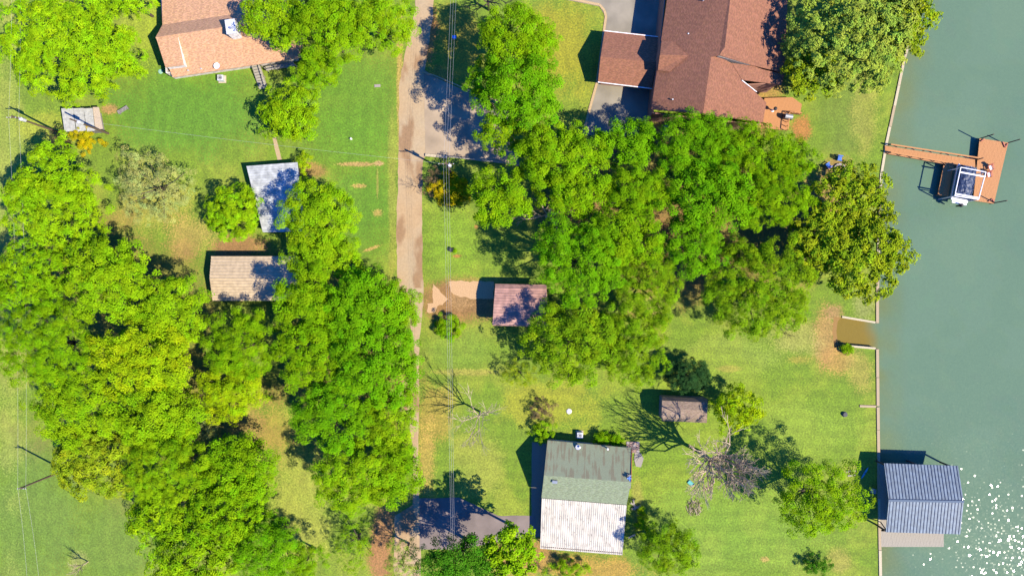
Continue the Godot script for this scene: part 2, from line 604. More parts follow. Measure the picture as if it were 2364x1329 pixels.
func make_water():
	var xs := []
	var x := at(1890, 0).x
	while x < 110.0:
		xs.append(x)
		x += 0.8
	for k in [130.0, 200.0, 400.0, 900.0]:
		xs.append(k)
	var zs := [-900.0, -300.0, -100.0]
	var z := -60.0
	while z <= 60.0:
		zs.append(z)
		z += 0.8
	zs.append_array([100.0, 300.0, 900.0])
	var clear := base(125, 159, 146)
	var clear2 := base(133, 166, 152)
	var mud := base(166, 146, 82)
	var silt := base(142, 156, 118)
	var f := noise(61, 0.05, 3)
	var edge := PackedVector2Array()
	for p in pts(SHORE):
		edge.append(Vector2(p.x, p.z))
	var cols := []
	for j in zs.size():
		var row := []
		for i in xs.size():
			var d := 99.0
			var here := Vector2(xs[i], zs[j])
			if xs[i] < 90.0 and absf(zs[j]) < 62.0:
				for k in edge.size() - 1:
					d = minf(d, here.distance_to(Geometry2D.get_closest_point_to_segment(here, edge[k], edge[k + 1])))
			var wob := f.get_noise_2d(xs[i] * 3.0, zs[j] * 3.0)
			var c := clear.lerp(clear2, clampf(0.5 + f.get_noise_2d(xs[i], zs[j]), 0.0, 1.0))
			c = c.lerp(silt, clampf((1.0 - d / 5.0) * (0.75 + wob), 0.0, 0.8))
			if here.x < at(2030, 0).x and absf(here.y - at(0, 769).z) < 4.0:
				c = c.lerp(mud, clampf((at(2040, 0).x - here.x) / 2.5 + wob * 0.5, 0.0, 1.0))
			row.append(c)
		cols.append(row)
	var sh := Shape.new()
	for j in zs.size() - 1:
		for i in xs.size() - 1:
			var a := Vector3(xs[i], WATER, zs[j])
			var b := Vector3(xs[i + 1], WATER, zs[j])
			var c := Vector3(xs[i + 1], WATER, zs[j + 1])
			var d := Vector3(xs[i], WATER, zs[j + 1])
			sh.quad(a, b, c, d)
			var k := sh.c.size()
			sh.c[k - 6] = cols[j][i]
			sh.c[k - 5] = cols[j][i + 1]
			sh.c[k - 4] = cols[j + 1][i + 1]
			sh.c[k - 3] = cols[j][i]
			sh.c[k - 2] = cols[j + 1][i + 1]
			sh.c[k - 1] = cols[j + 1][i]
	var m := StandardMaterial3D.new()
	m.vertex_color_use_as_albedo = true
	# wind ripples: small facets, each with its own slight tilt
	var im := Image.create(512, 512, false, Image.FORMAT_RGB8)
	var r := RandomNumberGenerator.new()
	r.seed = 67
	for row in 512:
		for col in 512:
			im.set_pixel(col, row, Color(clampf(0.5 + r.randfn(0, 0.13), 0, 1), clampf(0.5 + r.randfn(0, 0.13), 0, 1), 1.0))
	m.uv1_triplanar = true
	m.uv1_world_triplanar = true
	m.uv1_scale = Vector3.ONE / 105.0
	m.texture_filter = BaseMaterial3D.TEXTURE_FILTER_NEAREST
	m.roughness = 0.025
	m.normal_enabled = true
	m.normal_texture = ImageTexture.create_from_image(im)
	m.normal_scale = 0.085
	m.metallic_specular = 0.25   # water mirrors about two per cent head on
	structure("water", sh, m)

func sheet(called: String, rows: Array, lift: float, m: Material, step := 12.0, rough_edge := 3.0, seed_ := 3):
	# a paved sheet with an uneven outline; rows are plan marks
	var f := noise(seed_, 0.03, 3)
	var out := []
	for i in rows.size():
		var a := Vector2(rows[i][0], rows[i][1])
		var b := Vector2(rows[(i + 1) % rows.size()][0], rows[(i + 1) % rows.size()][1])
		var n := maxi(1, int(a.distance_to(b) / step))
		var side := (b - a).orthogonal().normalized()
		for k in n:
			var p := a.lerp(b, float(k) / n)
			var w := f.get_noise_2d(p.x, p.y) * rough_edge if k > 0 else 0.0
			p += side * w
			var q := at(p.x, p.y)
			q.y = lift
			out.append(q)
	var sh := Shape.new()
	sh.slab(out, 0.0, Vector3.RIGHT)
	return structure(called, sh, m)

func road_texture() -> ImageTexture:
	# pale worn road: brown stains, wheel tracks of finer gravel; 20 x 80 m
	var w := 128
	var h := 512
	var blot := noise(71, 0.016, 4)
	var im := Image.create(w, h, false, Image.FORMAT_RGB8)
	var r := RandomNumberGenerator.new()
	r.seed = 4
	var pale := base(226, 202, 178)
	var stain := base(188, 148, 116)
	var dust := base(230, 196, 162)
	for y in h:
		for x in w:
			var s := blot.get_noise_2d(x * 2.2, y * 0.9)
			var c := pale.lerp(dust, clampf(0.5 + 1.2 * blot.get_noise_2d(x + 300, y), 0.0, 1.0))
			c = c.lerp(stain, smoothstep(0.02, 0.42, s) * 0.85)
			var k := r.randf_range(0.88, 1.06)
			im.set_pixel(x, y, srgb(Color(c.r * k, c.g * k, c.b * k)))
	return ImageTexture.create_from_image(im)

func make_roads():
	M.road = StandardMaterial3D.new()
	M.road.albedo_texture = road_texture()
	M.road.uv1_triplanar = true
	M.road.uv1_world_triplanar = true
	M.road.uv1_scale = Vector3(1 / 20.0, 1 / 40.0, 1 / 80.0)
	M.road.roughness = 0.93
	sheet("road", [[962, -73], [1002, -73], [1000, 40], [988, 110], [980, 165], [984, 356], [976, 372], [974, 500], [976, 640], [978, 700], [968, 780], [967, 880], [967, 960], [965, 1060], [966, 1140], [972, 1175], [972, 1402], [908, 1402], [911, 1190], [952, 1165], [954, 1060], [944, 960], [916, 915], [928, 880], [962, 860], [952, 770], [930, 690], [917, 640], [915, 520], [918, 420], [921, 300], [922, 190], [938, 110], [956, 30]], 0.012, M.road)
	sheet("parking_pad", [[978, 160], [1000, 176], [1040, 194], [1094, 216], [1170, 236], [1200, 384], [1150, 376], [982, 356]], 0.02, M.pad, 12.0, 1.5)
	sheet("driveway", [[1170, -73], [1545, -73], [1538, 0], [1520, 85], [1508, 200], [1490, 315], [1344, 312], [1366, 236], [1379, 190], [1393, 74], [1398, 38], [1384, 15], [1290, -4], [1150, -10]], 0.02, M.asphalt, 14.0, 0.8)
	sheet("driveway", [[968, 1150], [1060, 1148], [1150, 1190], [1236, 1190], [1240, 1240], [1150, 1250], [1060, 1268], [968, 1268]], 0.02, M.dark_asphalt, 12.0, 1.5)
	sheet("gravel_strip", [[1228, 1020], [1262, 1024], [1252, 1240], [1226, 1236]], 0.016, M.gravel, 12.0, 2.0)
	# broken concrete in front of the carport
	M.old_concrete = mat(base(242, 200, 164), 0.9, tex.fine, 2.0)
	sheet("concrete_apron", [[1036, 650], [1060, 648], [1140, 650], [1140, 690], [1100, 690], [1062, 686], [1040, 672]], 0.016, M.old_concrete, 4.0, 5.0, 8)
	sheet("concrete_apron", [[1000, 655], [1014, 668], [1034, 690], [1022, 704], [1010, 706], [1002, 722], [986, 720], [986, 700], [1000, 700]], 0.016, M.old_concrete, 4.0, 4.0, 9)
	M.slab_walk = mat(base(226, 200, 166), 0.9, tex.fine, 2.0)
	sheet("path", [[628, 316], [636, 314], [650, 368], [640, 370]], 0.016, M.slab_walk, 6.0, 1.0, 10)
	for k in [[[975, 166], [1002, 174]], [[1002, 174], [1045, 192]], [[1045, 192], [1092, 213]]]:
		var t := Shape.new()
		t.bar(at(k[0][0], k[0][1]) + Vector3(0, 0.06, 0), at(k[1][0], k[1][1]) + Vector3(0, 0.06, 0), 0.18, 0.12)
		structure("kerb", t, M.kerb)
	var line := [[1150, -14], [1290, -8], [1384, 11], [1395, 24], [1399, 38], [1394, 74], [1378, 192], [1365, 238], [1348, 302]]
	for i in line.size() - 1:
		var t := Shape.new()
		t.bar(at(line[i][0], line[i][1]) + Vector3(0, 0.05, 0), at(line[i + 1][0], line[i + 1][1]) + Vector3(0, 0.05, 0), 0.36, 0.1 + 0.004 * (i % 2))
		structure("kerb", t, M.kerb)

# ------------------------------------------------------------------ trees
# one leaf: a rhombus folded along its rib
func leaf(sh: Shape, p: Vector3, dir: Vector3, up: Vector3, l: float, w: float):
	var d := dir.normalized()
	var s := d.cross(up).normalized()
	var u := s.cross(d)
	var a := p - d * l * 0.5
	var b := p + d * l * 0.5
	var m := p - d * l * 0.05 + u * w * 0.16
	sh.tri(a, m - s * w * 0.5, b)
	sh.tri(a, b, m + s * w * 0.5)

func make_sprays():
	var r := RandomNumberGenerator.new()
	r.seed = 321
	# broad: oak-like tufts; feather: pinnate fronds; fine: many small leaves; needle: cedar twigs; star: large glossy leaves
	for kind in ["broad", "feather", "fine", "needle", "star"]:
		var sh := Shape.new()
		if kind == "feather":
			for k in 20:
				var a := TAU * k / 20.0 + r.randf_range(-0.4, 0.4)
				var q := r.randf_range(0.1, 0.62)
				var d := Vector3(cos(a), r.randf_range(-0.55, 0.25), sin(a))
				sh.tint = Color.WHITE * r.randf_range(0.8, 1.14)
				leaf(sh, Vector3(cos(a) * q, 0.22 - 0.45 * q * q + r.randf_range(-0.08, 0.08), sin(a) * q), d, Vector3(r.randfn(0, 0.45), 1, r.randfn(0, 0.45)), r.randf_range(0.34, 0.52), r.randf_range(0.11, 0.17))
		else:
			var n: int = {"broad": 26, "fine": 52, "needle": 40, "star": 17}[kind]
			var l: float = {"broad": 0.27, "fine": 0.19, "needle": 0.3, "star": 0.34}[kind]
			var w: float = {"broad": 0.17, "fine": 0.11, "needle": 0.09, "star": 0.27}[kind]
			for k in n:
				var a := r.randf() * TAU
				var q := sqrt(r.randf())
				var p := Vector3(cos(a) * q * 0.6, 0.24 * (1.0 - q * q) + r.randf_range(-0.16, 0.1), sin(a) * q * 0.6)
				var up := Vector3(cos(a) * q * 0.8 + r.randfn(0, 0.35), 1.0, sin(a) * q * 0.8 + r.randfn(0, 0.35))
				if kind == "needle":
					up = Vector3(r.randfn(), r.randfn(), r.randfn())
				var dir := Vector3(cos(a) + r.randfn(0, 0.5), r.randf_range(-0.5, 0.25), sin(a) + r.randfn(0, 0.5))
				sh.tint = Color.WHITE * r.randf_range(0.8, 1.15)
				leaf(sh, p, dir, up, l * r.randf_range(0.75, 1.2), w * r.randf_range(0.8, 1.2))
		for i in sh.c.size():
			sh.c[i].a = 1.0
		spray[kind] = sh.mesh(Vector3.ZERO)
	M.leaf = StandardMaterial3D.new()
	M.leaf.vertex_color_use_as_albedo = true
	M.leaf.roughness = 0.8
	M.leaf.metallic_specular = 0.1
	M.leaf.backlight = Color(0.85, 1.0, 0.22)
	M.leaf.cull_mode = BaseMaterial3D.CULL_DISABLED

func foliage(parent: Node3D, kind: String, places: Array, called := "foliage"):
	# places: [position, outward direction, scale, colour]
	var mm := MultiMesh.new()
	mm.transform_format = MultiMesh.TRANSFORM_3D
	mm.use_colors = true
	mm.mesh = spray[kind]
	mm.instance_count = places.size()
	var buf := PackedFloat32Array()
	buf.resize(places.size() * 16)
	var o: Vector3 = origin[parent]
	for i in places.size():
		var p: Vector3 = places[i][0] - o
		var y: Vector3 = places[i][1].normalized()
		var x := y.cross(Vector3(sin(i * 2.4), 0.2, cos(i * 2.4))).normalized()
		var z := x.cross(y)
		var s: float = places[i][2]
		var c: Color = places[i][3]
		var k := i * 16
		buf[k] = x.x * s; buf[k + 1] = y.x * s; buf[k + 2] = z.x * s; buf[k + 3] = p.x
		buf[k + 4] = x.y * s; buf[k + 5] = y.y * s; buf[k + 6] = z.y * s; buf[k + 7] = p.y
		buf[k + 8] = x.z * s; buf[k + 9] = y.z * s; buf[k + 10] = z.z * s; buf[k + 11] = p.z
		buf[k + 12] = c.r; buf[k + 13] = c.g; buf[k + 14] = c.b; buf[k + 15] = 1.0
	mm.buffer = buf
	var m := MultiMeshInstance3D.new()
	m.name = called
	m.multimesh = mm
	m.material_override = M.leaf
	m.set_meta("kind", "stuff")
	parent.add_child(m, true)

const LEAF := {
	"lime": Color(0.175, 0.33, 0.004), "yellow_lime": Color(0.235, 0.36, 0.004), "green": Color(0.108, 0.28, 0.003), "mid": Color(0.142, 0.29, 0.003),
	"deep": Color(0.05, 0.17, 0.006), "olive": Color(0.2, 0.285, 0.008), "grey_olive": Color(0.23, 0.32, 0.035), "gold": Color(0.33, 0.29, 0.004),
	"cedar": Color(0.03, 0.085, 0.02), "brown": Color(0.15, 0.11, 0.05), "pale": Color(0.26, 0.3, 0.08), "soft": Color(0.15, 0.28, 0.005)}

# e, s: centre of the crown as marked on the plan at height h; re, rs its half widths in marks
func tree(e: float, s: float, re: float, rs: float, h: float, kind: String, tone: String, label: String, called := "leafy_tree", category := "tree", group := "", dense := 1.0):
	rng.seed = hash(label)
	var c := at(e, s, h)
	var k := UNIT * (FLY - h) / FLY
	var ra := re * k
	var rb := rs * k
	var r := sqrt(ra * rb)
	var small := r < 3.2
	var tall := minf(r * 0.62, h * 0.85) if not small else minf(r * 0.75, h * 0.9)
	var t := thing(called, label, category, Vector3(c.x, 0, c.z), group)
	var tint: Color = LEAF[tone]
	var lobes := []
	var lump := noise(int(hash(label) % 9999), 0.16, 2)
	var n := clampi(int((24 if small else 12) + r * r * 3.7), 12, 420)
	var places := []
	var scale_: float = clampf(r * 0.2, 0.4, 0.74) * rng.randf_range(0.86, 1.14)
	for layer in 2:
		var m := n if layer == 0 else int(n * 0.55)
		for i in m:
			# tufts spread by the golden angle over the crown, jittered; noise lifts some boughs and drops others
			var q := sqrt((i + 0.5) / m)
			var a := i * 2.39996 + layer * 1.1 + rng.randf_range(-0.5, 0.5)
			var rim := 0.96 + 0.34 * lump.get_noise_2d(cos(a) * 6.0 + 40.0, sin(a) * 6.0) + rng.randf_range(-0.07, 0.05)
			var x := cos(a) * q * rim * ra + rng.randfn(0, 0.25)
			var z := sin(a) * q * rim * rb + rng.randfn(0, 0.25)
			var rise := lump.get_noise_2d(c.x + x * 1.6, c.z + z * 1.6)
			if layer == 0 and rise < -0.55:
				continue
			var top := sqrt(maxf(0.0, 1.0 - q * q * 0.94))
			var y := tall * (top * 0.85 - 0.2) + rise * minf(1.3, r * 0.24) + rng.randf_range(-0.28, 0.22) * minf(1.0, r * 0.2)
			if layer == 1:
				y -= rng.randf_range(0.25, 1.0) * minf(4.2, r * 0.62)
				x *= 0.92
				z *= 0.92
			var lc := c + Vector3(x, y, z)
			var lr := rng.randf_range(0.38, 0.85) * clampf(r * 0.22, 0.32, 1.0)
			if layer == 0:
				lobes.append([lc, lr])
			var lt := rng.randf_range(0.84, 1.16)
			var hue := rng.randf_range(-0.12, 0.16)
			var cnt := int((2.8 + 4.6 * lr * lr / (scale_ * scale_)) * dense + rng.randf())
			var lean := Vector3(x, 0, z) / r
			for j in cnt:
				var d := Vector3(rng.randfn(), rng.randfn() * 0.7 + 0.45, rng.randfn()).normalized()
				var pos := lc + Vector3(d.x, d.y * 0.6, d.z) * lr * rng.randf_range(0.45, 1.1)
				if pos.y < 0.15:
					pos.y = 0.15 + rng.randf() * 0.3
				var v := lt * rng.randf_range(0.84, 1.16)
				var col := Color(tint.r * v * (1.0 + hue + rng.randf_range(-0.1, 0.1)), tint.g * v, tint.b * v)
				places.append([pos, d * 0.75 + lean * 0.4 + Vector3(0, 0.7, 0), scale_ * rng.randf_range(0.7, 1.25), col])
	foliage(t, kind, places)
	# trunk and limbs
	var bark := Shape.new()
	var tr := clampf(r * 0.05, 0.05, 0.38)
	var fork := Vector3(c.x, maxf(0.15, (h - tall * 0.3) * 0.5), c.z)
	bark.tube([Vector3(c.x, -0.05, c.z), Vector3(c.x + rng.randf_range(-0.1, 0.1) * r * 0.2, fork.y * 0.5, c.z), fork], [tr * 1.35, tr, tr * 0.85], 7)
	part(t, "trunk", bark, M.bark)
	var nl := 4 if small else 9
	for i in nl:
		var lb: Array = lobes[int(i * lobes.size() / float(nl))]
		var lc: Vector3 = lb[0]
		var limb := Shape.new()
		var mid := fork.lerp(lc, 0.5) + Vector3(0, -0.08 * r, 0)
		limb.tube([fork + Vector3(0, -0.1, 0), mid, lc + Vector3(0, lb[1] * 0.2, 0)], [tr * 0.6, tr * 0.38, tr * 0.12], 5)
		part(t, "limb", limb, M.bark)
	return t

func twig(sh: Shape, p: Vector3, d: Vector3, l: float, r: float, depth: int, spread: float):
	var bend := Vector3(rng.randfn(0, 0.12), rng.randfn(0, 0.08), rng.randfn(0, 0.12))
	var q := p + (d + bend * 0.5).normalized() * l * 0.5
	var e := q + (d + bend).normalized() * l * 0.5
	sh.tube([p, q, e], [r, r * 0.8, r * 0.6], 5 if depth > 1 else 3, false)
	if depth == 0:
		return
	var n := 3 if depth > 1 else 4
	for i in n:
		var from := p.lerp(e, rng.randf_range(0.45, 0.95)) if i > 0 else e
		var nd := (d + Vector3(rng.randfn(0, spread), rng.randfn(0.1, spread * 0.6), rng.randfn(0, spread))).normalized()
		twig(sh, from, nd, l * rng.randf_range(0.55, 0.8), r * 0.64, depth - 1, spread)

func bare_tree(e: float, s: float, tall: float, wide: float, depth: int, m: Material, label: String, called := "bare_tree", category := "bare tree", limbs := 6, thick := 1.0):
	rng.seed = hash(label)
	var c := at(e, s)
	var t := thing(called, label, category, c)
	var trunk := Shape.new()
	var tr := tall * 0.02 * thick
	var fork := c + Vector3(0, tall * 0.3, 0)
	trunk.tube([c + Vector3(0, -0.05, 0), c + Vector3(0.05, tall * 0.15, 0), fork], [tr * 1.3, tr, tr * 0.9], 8)
	part(t, "trunk", trunk, m)
	for i in limbs:
		var a := TAU * i / limbs + rng.randf_range(-0.4, 0.4)
		var d := Vector3(cos(a) * wide, 1.0, sin(a) * wide).normalized()
		var sh := Shape.new()
		twig(sh, fork + Vector3(0, rng.randf_range(-0.3, 0.1) * tall * 0.2, 0), d, tall * rng.randf_range(0.26, 0.34), tr * 0.6, depth, 0.34)
		part(t, "branch", sh, m)
	return t

func make_trees():
	var nw := "trees around the salmon-roofed house"
	var grove := "trees of the wide western grove"
	var row := "trees along the west side of the road"
	var lot := "trees over the middle of the lakeside lot"
	var north := "trees beside the brown-roofed house"
	var low := "trees around the green-roofed house"
	# north-west
	tree(168, 112, 160, 125, 7, "feather", "lime", "largest lime tree in the top left corner, above the white slab roof", "leafy_tree", "tree", nw)
	tree(292, -8, 62, 46, 7, "feather", "lime", "small lime treetop at the top edge, left of the salmon-roofed house", "leafy_tree", "tree", nw)
	tree(632, 40, 78, 66, 8, "broad", "lime", "tree shading the east end of the salmon roof beside the chimney", "leafy_tree", "tree", nw)
	tree(752, 62, 92, 88, 9.5, "broad", "mid", "broad clumpy tree east of the salmon-roofed house, at the top edge", "leafy_tree", "tree", nw)
	tree(880, 48, 84, 74, 9, "broad", "lime", "bright clumpy tree overhanging the road at the top edge", "leafy_tree", "tree", nw)
	tree(730, 162, 56, 46, 7, "broad", "mid", "low dark-edged crown just above the lawn, south of the broad clumpy tree", "leafy_tree", "tree", nw)
	tree(668, 262, 70, 70, 4, "feather", "lime", "small feathery tree standing alone on the lawn below the wooden steps", "leafy_tree", "tree", nw)
	tree(128, 458, 122, 128, 7, "feather", "lime", "big feathery lime tree below the two utility poles at the left edge", "leafy_tree", "tree", nw)
	tree(348, 428, 88, 92, 4.5, "fine", "pale", "thin pale half-leafed tree on dry grass left of the round lime tree", "leafy_tree", "tree", nw, 0.3)
	tree(540, 490, 70, 66, 3.6, "feather", "lime", "round lime tree touching the west side of the blue-white metal roof", "leafy_tree", "tree", nw)
	tree(700, 376, 20, 26, 1.6, "broad", "yellow_lime", "small yellow-green bush at the corner of the blue-white metal roof", "shrub", "shrub")
	tree(195, 318, 34, 33, 1.4, "broad", "gold", "golden yellow bush below the white slab roof", "shrub", "shrub", "", 1.6)
	tree(132, 322, 34, 26, 1.3, "fine", "brown", "brown half-bare bush left of the golden bush", "shrub", "shrub", "", 0.5)
	# along the road
	tree(735, 492, 92, 88, 7.5, "broad", "lime", "clumpy lime tree covering the east part of the blue-white metal roof", "leafy_tree", "tree", row)
	tree(742, 588, 96, 56, 7.5, "broad", "lime", "lime crown between the blue-white metal roof and the tan metal roof", "leafy_tree", "tree", row)
	tree(712, 706, 92, 84, 9, "broad", "mid", "green crown covering the east end of the tan metal roof", "leafy_tree", "tree", row)
	tree(838, 706, 100, 88, 10, "broad", "green", "tall green crown east of the tan metal roof, near the road", "leafy_tree", "tree", row)
	tree(926, 708, 44, 62, 8, "broad", "mid", "narrow crown leaning over the road opposite the pink carport", "leafy_tree", "tree", row)
	tree(722, 822, 92, 88, 9, "broad", "mid", "middle crown of the road row, two crowns below the tan metal roof", "leafy_tree", "tree", row)
	tree(868, 838, 114, 98, 10, "broad", "green", "largest green crown hanging over the hidden bend of the road", "leafy_tree", "tree", row)
	tree(765, 955, 88, 92, 10, "broad", "green", "dense green crown casting a dark shadow on the clearing", "leafy_tree", "tree", row)
	tree(902, 968, 64, 80, 8, "broad", "lime", "lime crown beside the short visible stretch of lower road", "leafy_tree", "tree", row)
	tree(820, 1102, 108, 86, 8, "broad", "lime", "lime crown south of the clearing shadow, above the leaf litter", "leafy_tree", "tree", row)
	tree(912, 1080, 60, 86, 8, "broad", "mid", "crown at the road edge above the shaded lower driveway", "leafy_tree", "tree", row)
	# western grove
	tree(70, 645, 96, 92, 8, "feather", "mid", "crown at the left edge below the big feathery lime tree", "leafy_tree", "tree", grove)
	tree(250, 642, 102, 98, 9, "broad", "lime", "lime crown at the north tip of the grove, above dry grass", "leafy_tree", "tree", grove)
	tree(390, 715, 78, 86, 8, "broad", "lime", "lime crown left of the tan metal roof", "leafy_tree", "tree", grove)
	tree(112, 800, 116, 104, 9.5, "fine", "mid", "fine-leaved darker crown near the left edge, halfway down", "leafy_tree", "tree", grove)
	tree(330, 826, 122, 88, 9.5, "broad", "yellow_lime", "yellowest crown in the middle of the grove", "leafy_tree", "tree", grove)
	tree(555, 800, 84, 84, 7.5, "fine", "mid", "fine-leaved crown below the tan metal roof", "leafy_tree", "tree", grove)
	tree(180, 940, 118, 84, 9.5, "broad", "lime", "broad crown on the west side of the grove, below the fine-leaved one", "leafy_tree", "tree", grove)
	tree(372, 962, 108, 84, 8.5, "broad", "lime", "crown directly below the yellowest crown", "leafy_tree", "tree", grove)
	tree(530, 905, 82, 62, 6.5, "fine", "yellow_lime", "low yellow-green crown at the clearing's north edge", "leafy_tree", "tree", grove)
	tree(225, 1060, 118, 78, 7.5, "feather", "olive", "olive crown above the lone leaning utility pole", "leafy_tree", "tree", grove)
	tree(398, 1078, 108, 86, 9, "fine", "lime", "fine-leaved crown in the lower middle of the grove", "leafy_tree", "tree", grove)
	tree(552, 1078, 86, 82, 9, "broad", "mid", "green crown on the grove's east side, left of the clearing", "leafy_tree", "tree", grove)
	tree(372, 1188, 84, 76, 8, "feather", "lime", "bright crown at the grove's lower west edge beside open lawn", "leafy_tree", "tree", grove)
	tree(520, 1192, 98, 84, 9, "feather", "mid", "dark-gapped crown in the lower grove", "leafy_tree", "tree", grove)
	tree(612, 1262, 86, 74, 9, "fine", "green", "green crown at the bottom edge of the grove, beside the strip of pale grass", "leafy_tree", "tree", grove)
	tree(440, 1296, 108, 66, 9, "feather", "lime", "crown cut off by the bottom edge, lowest of the grove", "leafy_tree", "tree", grove)
	tree(700, 1302, 48, 50, 6, "fine", "mid", "small crown at the bottom edge, easternmost of the grove", "leafy_tree", "tree", grove)
	tree(470, 985, 42, 36, 5, "fine", "pale", "thin pale twiggy tree amid the grove's clearing edge", "leafy_tree", "tree", "", 0.35)
	# by the lower driveway
	tree(818, 1252, 44, 70, 3.5, "fine", "soft", "sparse see-through young tree left of the leaf litter strip", "leafy_tree", "tree", low, 0.35)
	tree(930, 1290, 52, 46, 6, "fine", "grey_olive", "grey-olive half-bare tree at the bottom edge by the lower road", "leafy_tree", "tree", low, 0.5)
	tree(1062, 1300, 100, 54, 9.5, "broad", "deep", "deep green tree in shade at the bottom edge under the power lines", "leafy_tree", "tree", low)
	tree(1184, 1276, 64, 66, 10.5, "star", "lime", "glossy lime tree at the bottom edge, left of the white metal roof", "leafy_tree", "tree", low)
	tree(1310, 1314, 58, 22, 1.4, "broad", "lime", "low lime bush at the bottom edge below the white metal roof", "shrub", "shrub")
	tree(1545, 1266, 78, 62, 5, "fine", "soft", "feathery dark-topped tree at the bottom edge right of the green-roofed house", "leafy_tree", "tree", low)
	tree(1482, 1205, 17, 36, 0.7, "feather", "yellow_lime", "lime weeds along the east wall of the white metal roof", "shrub", "shrub")
	tree(1250, 946, 34, 28, 1.4, "fine", "brown", "brown twiggy bush on the lawn above the green-roofed house", "shrub", "shrub", "", 0.6)
	tree(1252, 996, 30, 24, 1.3, "broad", "lime", "lime bush at the north-west corner of the green-roofed house", "shrub", "shrub")
	tree(1390, 1010, 20, 14, 1.0, "broad", "mid", "foundation shrub beside the air conditioner, left of its twin", "shrub", "shrub", "foundation shrubs")
	tree(1422, 1016, 18, 12, 0.9, "broad", "mid", "foundation shrub beside the patio bricks, right of its twin", "shrub", "shrub", "foundation shrubs")
	tree(1200, 862, 42, 32, 2.2, "fine", "olive", "brownish olive shrub at the south edge of the lot, below the carport", "shrub", "shrub", "", 0.5)
	tree(1895, 1152, 116, 98, 7.5, "broad", "lime", "open branching tree leaning toward the boathouse", "leafy_tree", "tree", low, 0.6)
	tree(1885, 1305, 34, 22, 1.2, "broad", "deep", "dark green bush at the bottom edge near the seawall", "shrub", "shrub")
	tree(1700, 942, 66, 46, 5, "feather", "yellow_lime", "feathery yellow-green tree covering the east end of the gambrel shed", "leafy_tree", "tree", low)
	tree(1592, 868, 58, 40, 3, "needle", "cedar", "dark spiky cedar above the gambrel shed", "conifer_tree", "conifer", "", 1.6)
	# centre and north
	tree(1184, 88, 82, 80, 12, "broad", "mid", "northernmost crown over the olive strip between road and driveway", "leafy_tree", "tree", north)
	tree(1240, 96, 50, 58, 8, "broad", "mid", "crown edge beside the yellow lawn, at the driveway kerb", "leafy_tree", "tree", north)
	tree(1208, 212, 96, 88, 13, "broad", "green", "tall crown shading the parking pad", "leafy_tree", "tree", north)
	tree(1124, 190, 42, 60, 10, "broad", "mid", "narrow crown between the parking pad and the tall crown", "leafy_tree", "tree", north)
	tree(1158, 306, 58, 44, 8, "broad", "lime", "crown tip over the south-east corner of the parking pad", "leafy_tree", "tree", north)
	tree(1286, 352, 118, 76, 10, "broad", "mid", "wide crown between the parking pad and the driveway's end", "leafy_tree", "tree", north)
	tree(1452, 330, 78, 56, 8.5, "broad", "green", "crown over the south end of the asphalt driveway", "leafy_tree", "tree", north)
	tree(1598, 330, 104, 78, 9.5, "fine", "green", "crown hiding the south wall of the brown-roofed house", "leafy_tree", "tree", north)
	tree(1738, 352, 100, 70, 8.5, "fine", "mid", "soft crown below the orange deck", "leafy_tree", "tree", north)
	tree(1835, 372, 56, 50, 7, "fine", "mid", "soft crown left of the three blue chairs", "leafy_tree", "tree", north)
	tree(1152, 456, 74, 66, 8.5, "broad", "mid", "lime crown at the north-west of the lot, right of the golden shrub", "leafy_tree", "tree", lot)
	tree(1335, 446, 92, 58, 9, "broad", "mid", "crown beside the fallen-looking pale limbs", "leafy_tree", "tree", lot)
	tree(1478, 440, 84, 62, 9.5, "fine", "mid", "fine-leaved crown between the wide crown and the dark-gapped crown", "leafy_tree", "tree", lot)
	tree(1336, 596, 108, 98, 10.5, "broad", "green", "brightest tall crown at the north-east of the carport", "leafy_tree", "tree", lot)
	tree(1452, 545, 82, 80, 10, "broad", "mid", "crown in the middle of the lot, right of the brightest one", "leafy_tree", "tree", lot)
	tree(1488, 662, 84, 80, 8.5, "fine", "soft", "soft fine-leaved crown above the open lawn", "leafy_tree", "tree", lot)
	tree(1640, 452, 108, 80, 10.5, "broad", "green", "high dark-gapped crown left of centre in the north group", "leafy_tree", "tree", lot)
	tree(1775, 456, 104, 72, 9, "fine", "mid", "fine-leaved crown between the dark-gapped crown and the olive one", "leafy_tree", "tree", lot)
	tree(1600, 560, 78, 70, 9, "broad", "green", "green crown above the shaded gap in the lot's middle", "leafy_tree", "tree", lot)
	tree(1752, 664, 128, 120, 7.5, "fine", "soft", "large round soft crown nearest to the boat slip", "leafy_tree", "tree", lot)
	tree(1962, 462, 96, 84, 7.5, "star", "olive", "olive crown over the lake edge below the blue chairs", "leafy_tree", "tree", lot)
	tree(1992, 585, 112, 98, 7.5, "star", "olive", "big olive crown reaching out over the water above the slip", "leafy_tree", "tree", lot)
	tree(1892, 552, 62, 74, 7, "star", "olive", "shaded olive crown inland of the big olive crown", "leafy_tree", "tree", lot)
	tree(1318, 788, 110, 92, 7, "broad", "soft", "lime crown touching the south-east corner of the carport", "leafy_tree", "tree", lot)
	tree(1458, 792, 84, 84, 6, "fine", "soft", "soft pale crown on the lawn east of the carport", "leafy_tree", "tree", lot)
	tree(1965, 85, 150, 128, 9, "star", "grey_olive", "huge olive tree at the top right beside the lake", "leafy_tree", "tree", north)
	tree(2090, 40, 66, 84, 8, "star", "olive", "crown overhanging the lake at the top edge", "leafy_tree", "tree", north)
	tree(1876, 165, 66, 58, 7, "star", "olive", "olive crown above the orange deck", "leafy_tree", "tree", north)
	tree(1036, 754, 33, 31, 1.2, "broad", "mid", "round green bush between the road and the dirt drive", "shrub", "shrub", "", 1.5)
	tree(1040, 438, 44, 42, 1.7, "feather", "gold", "golden arching shrub at the road corner of the lot", "shrub", "shrub", "", 1.5)
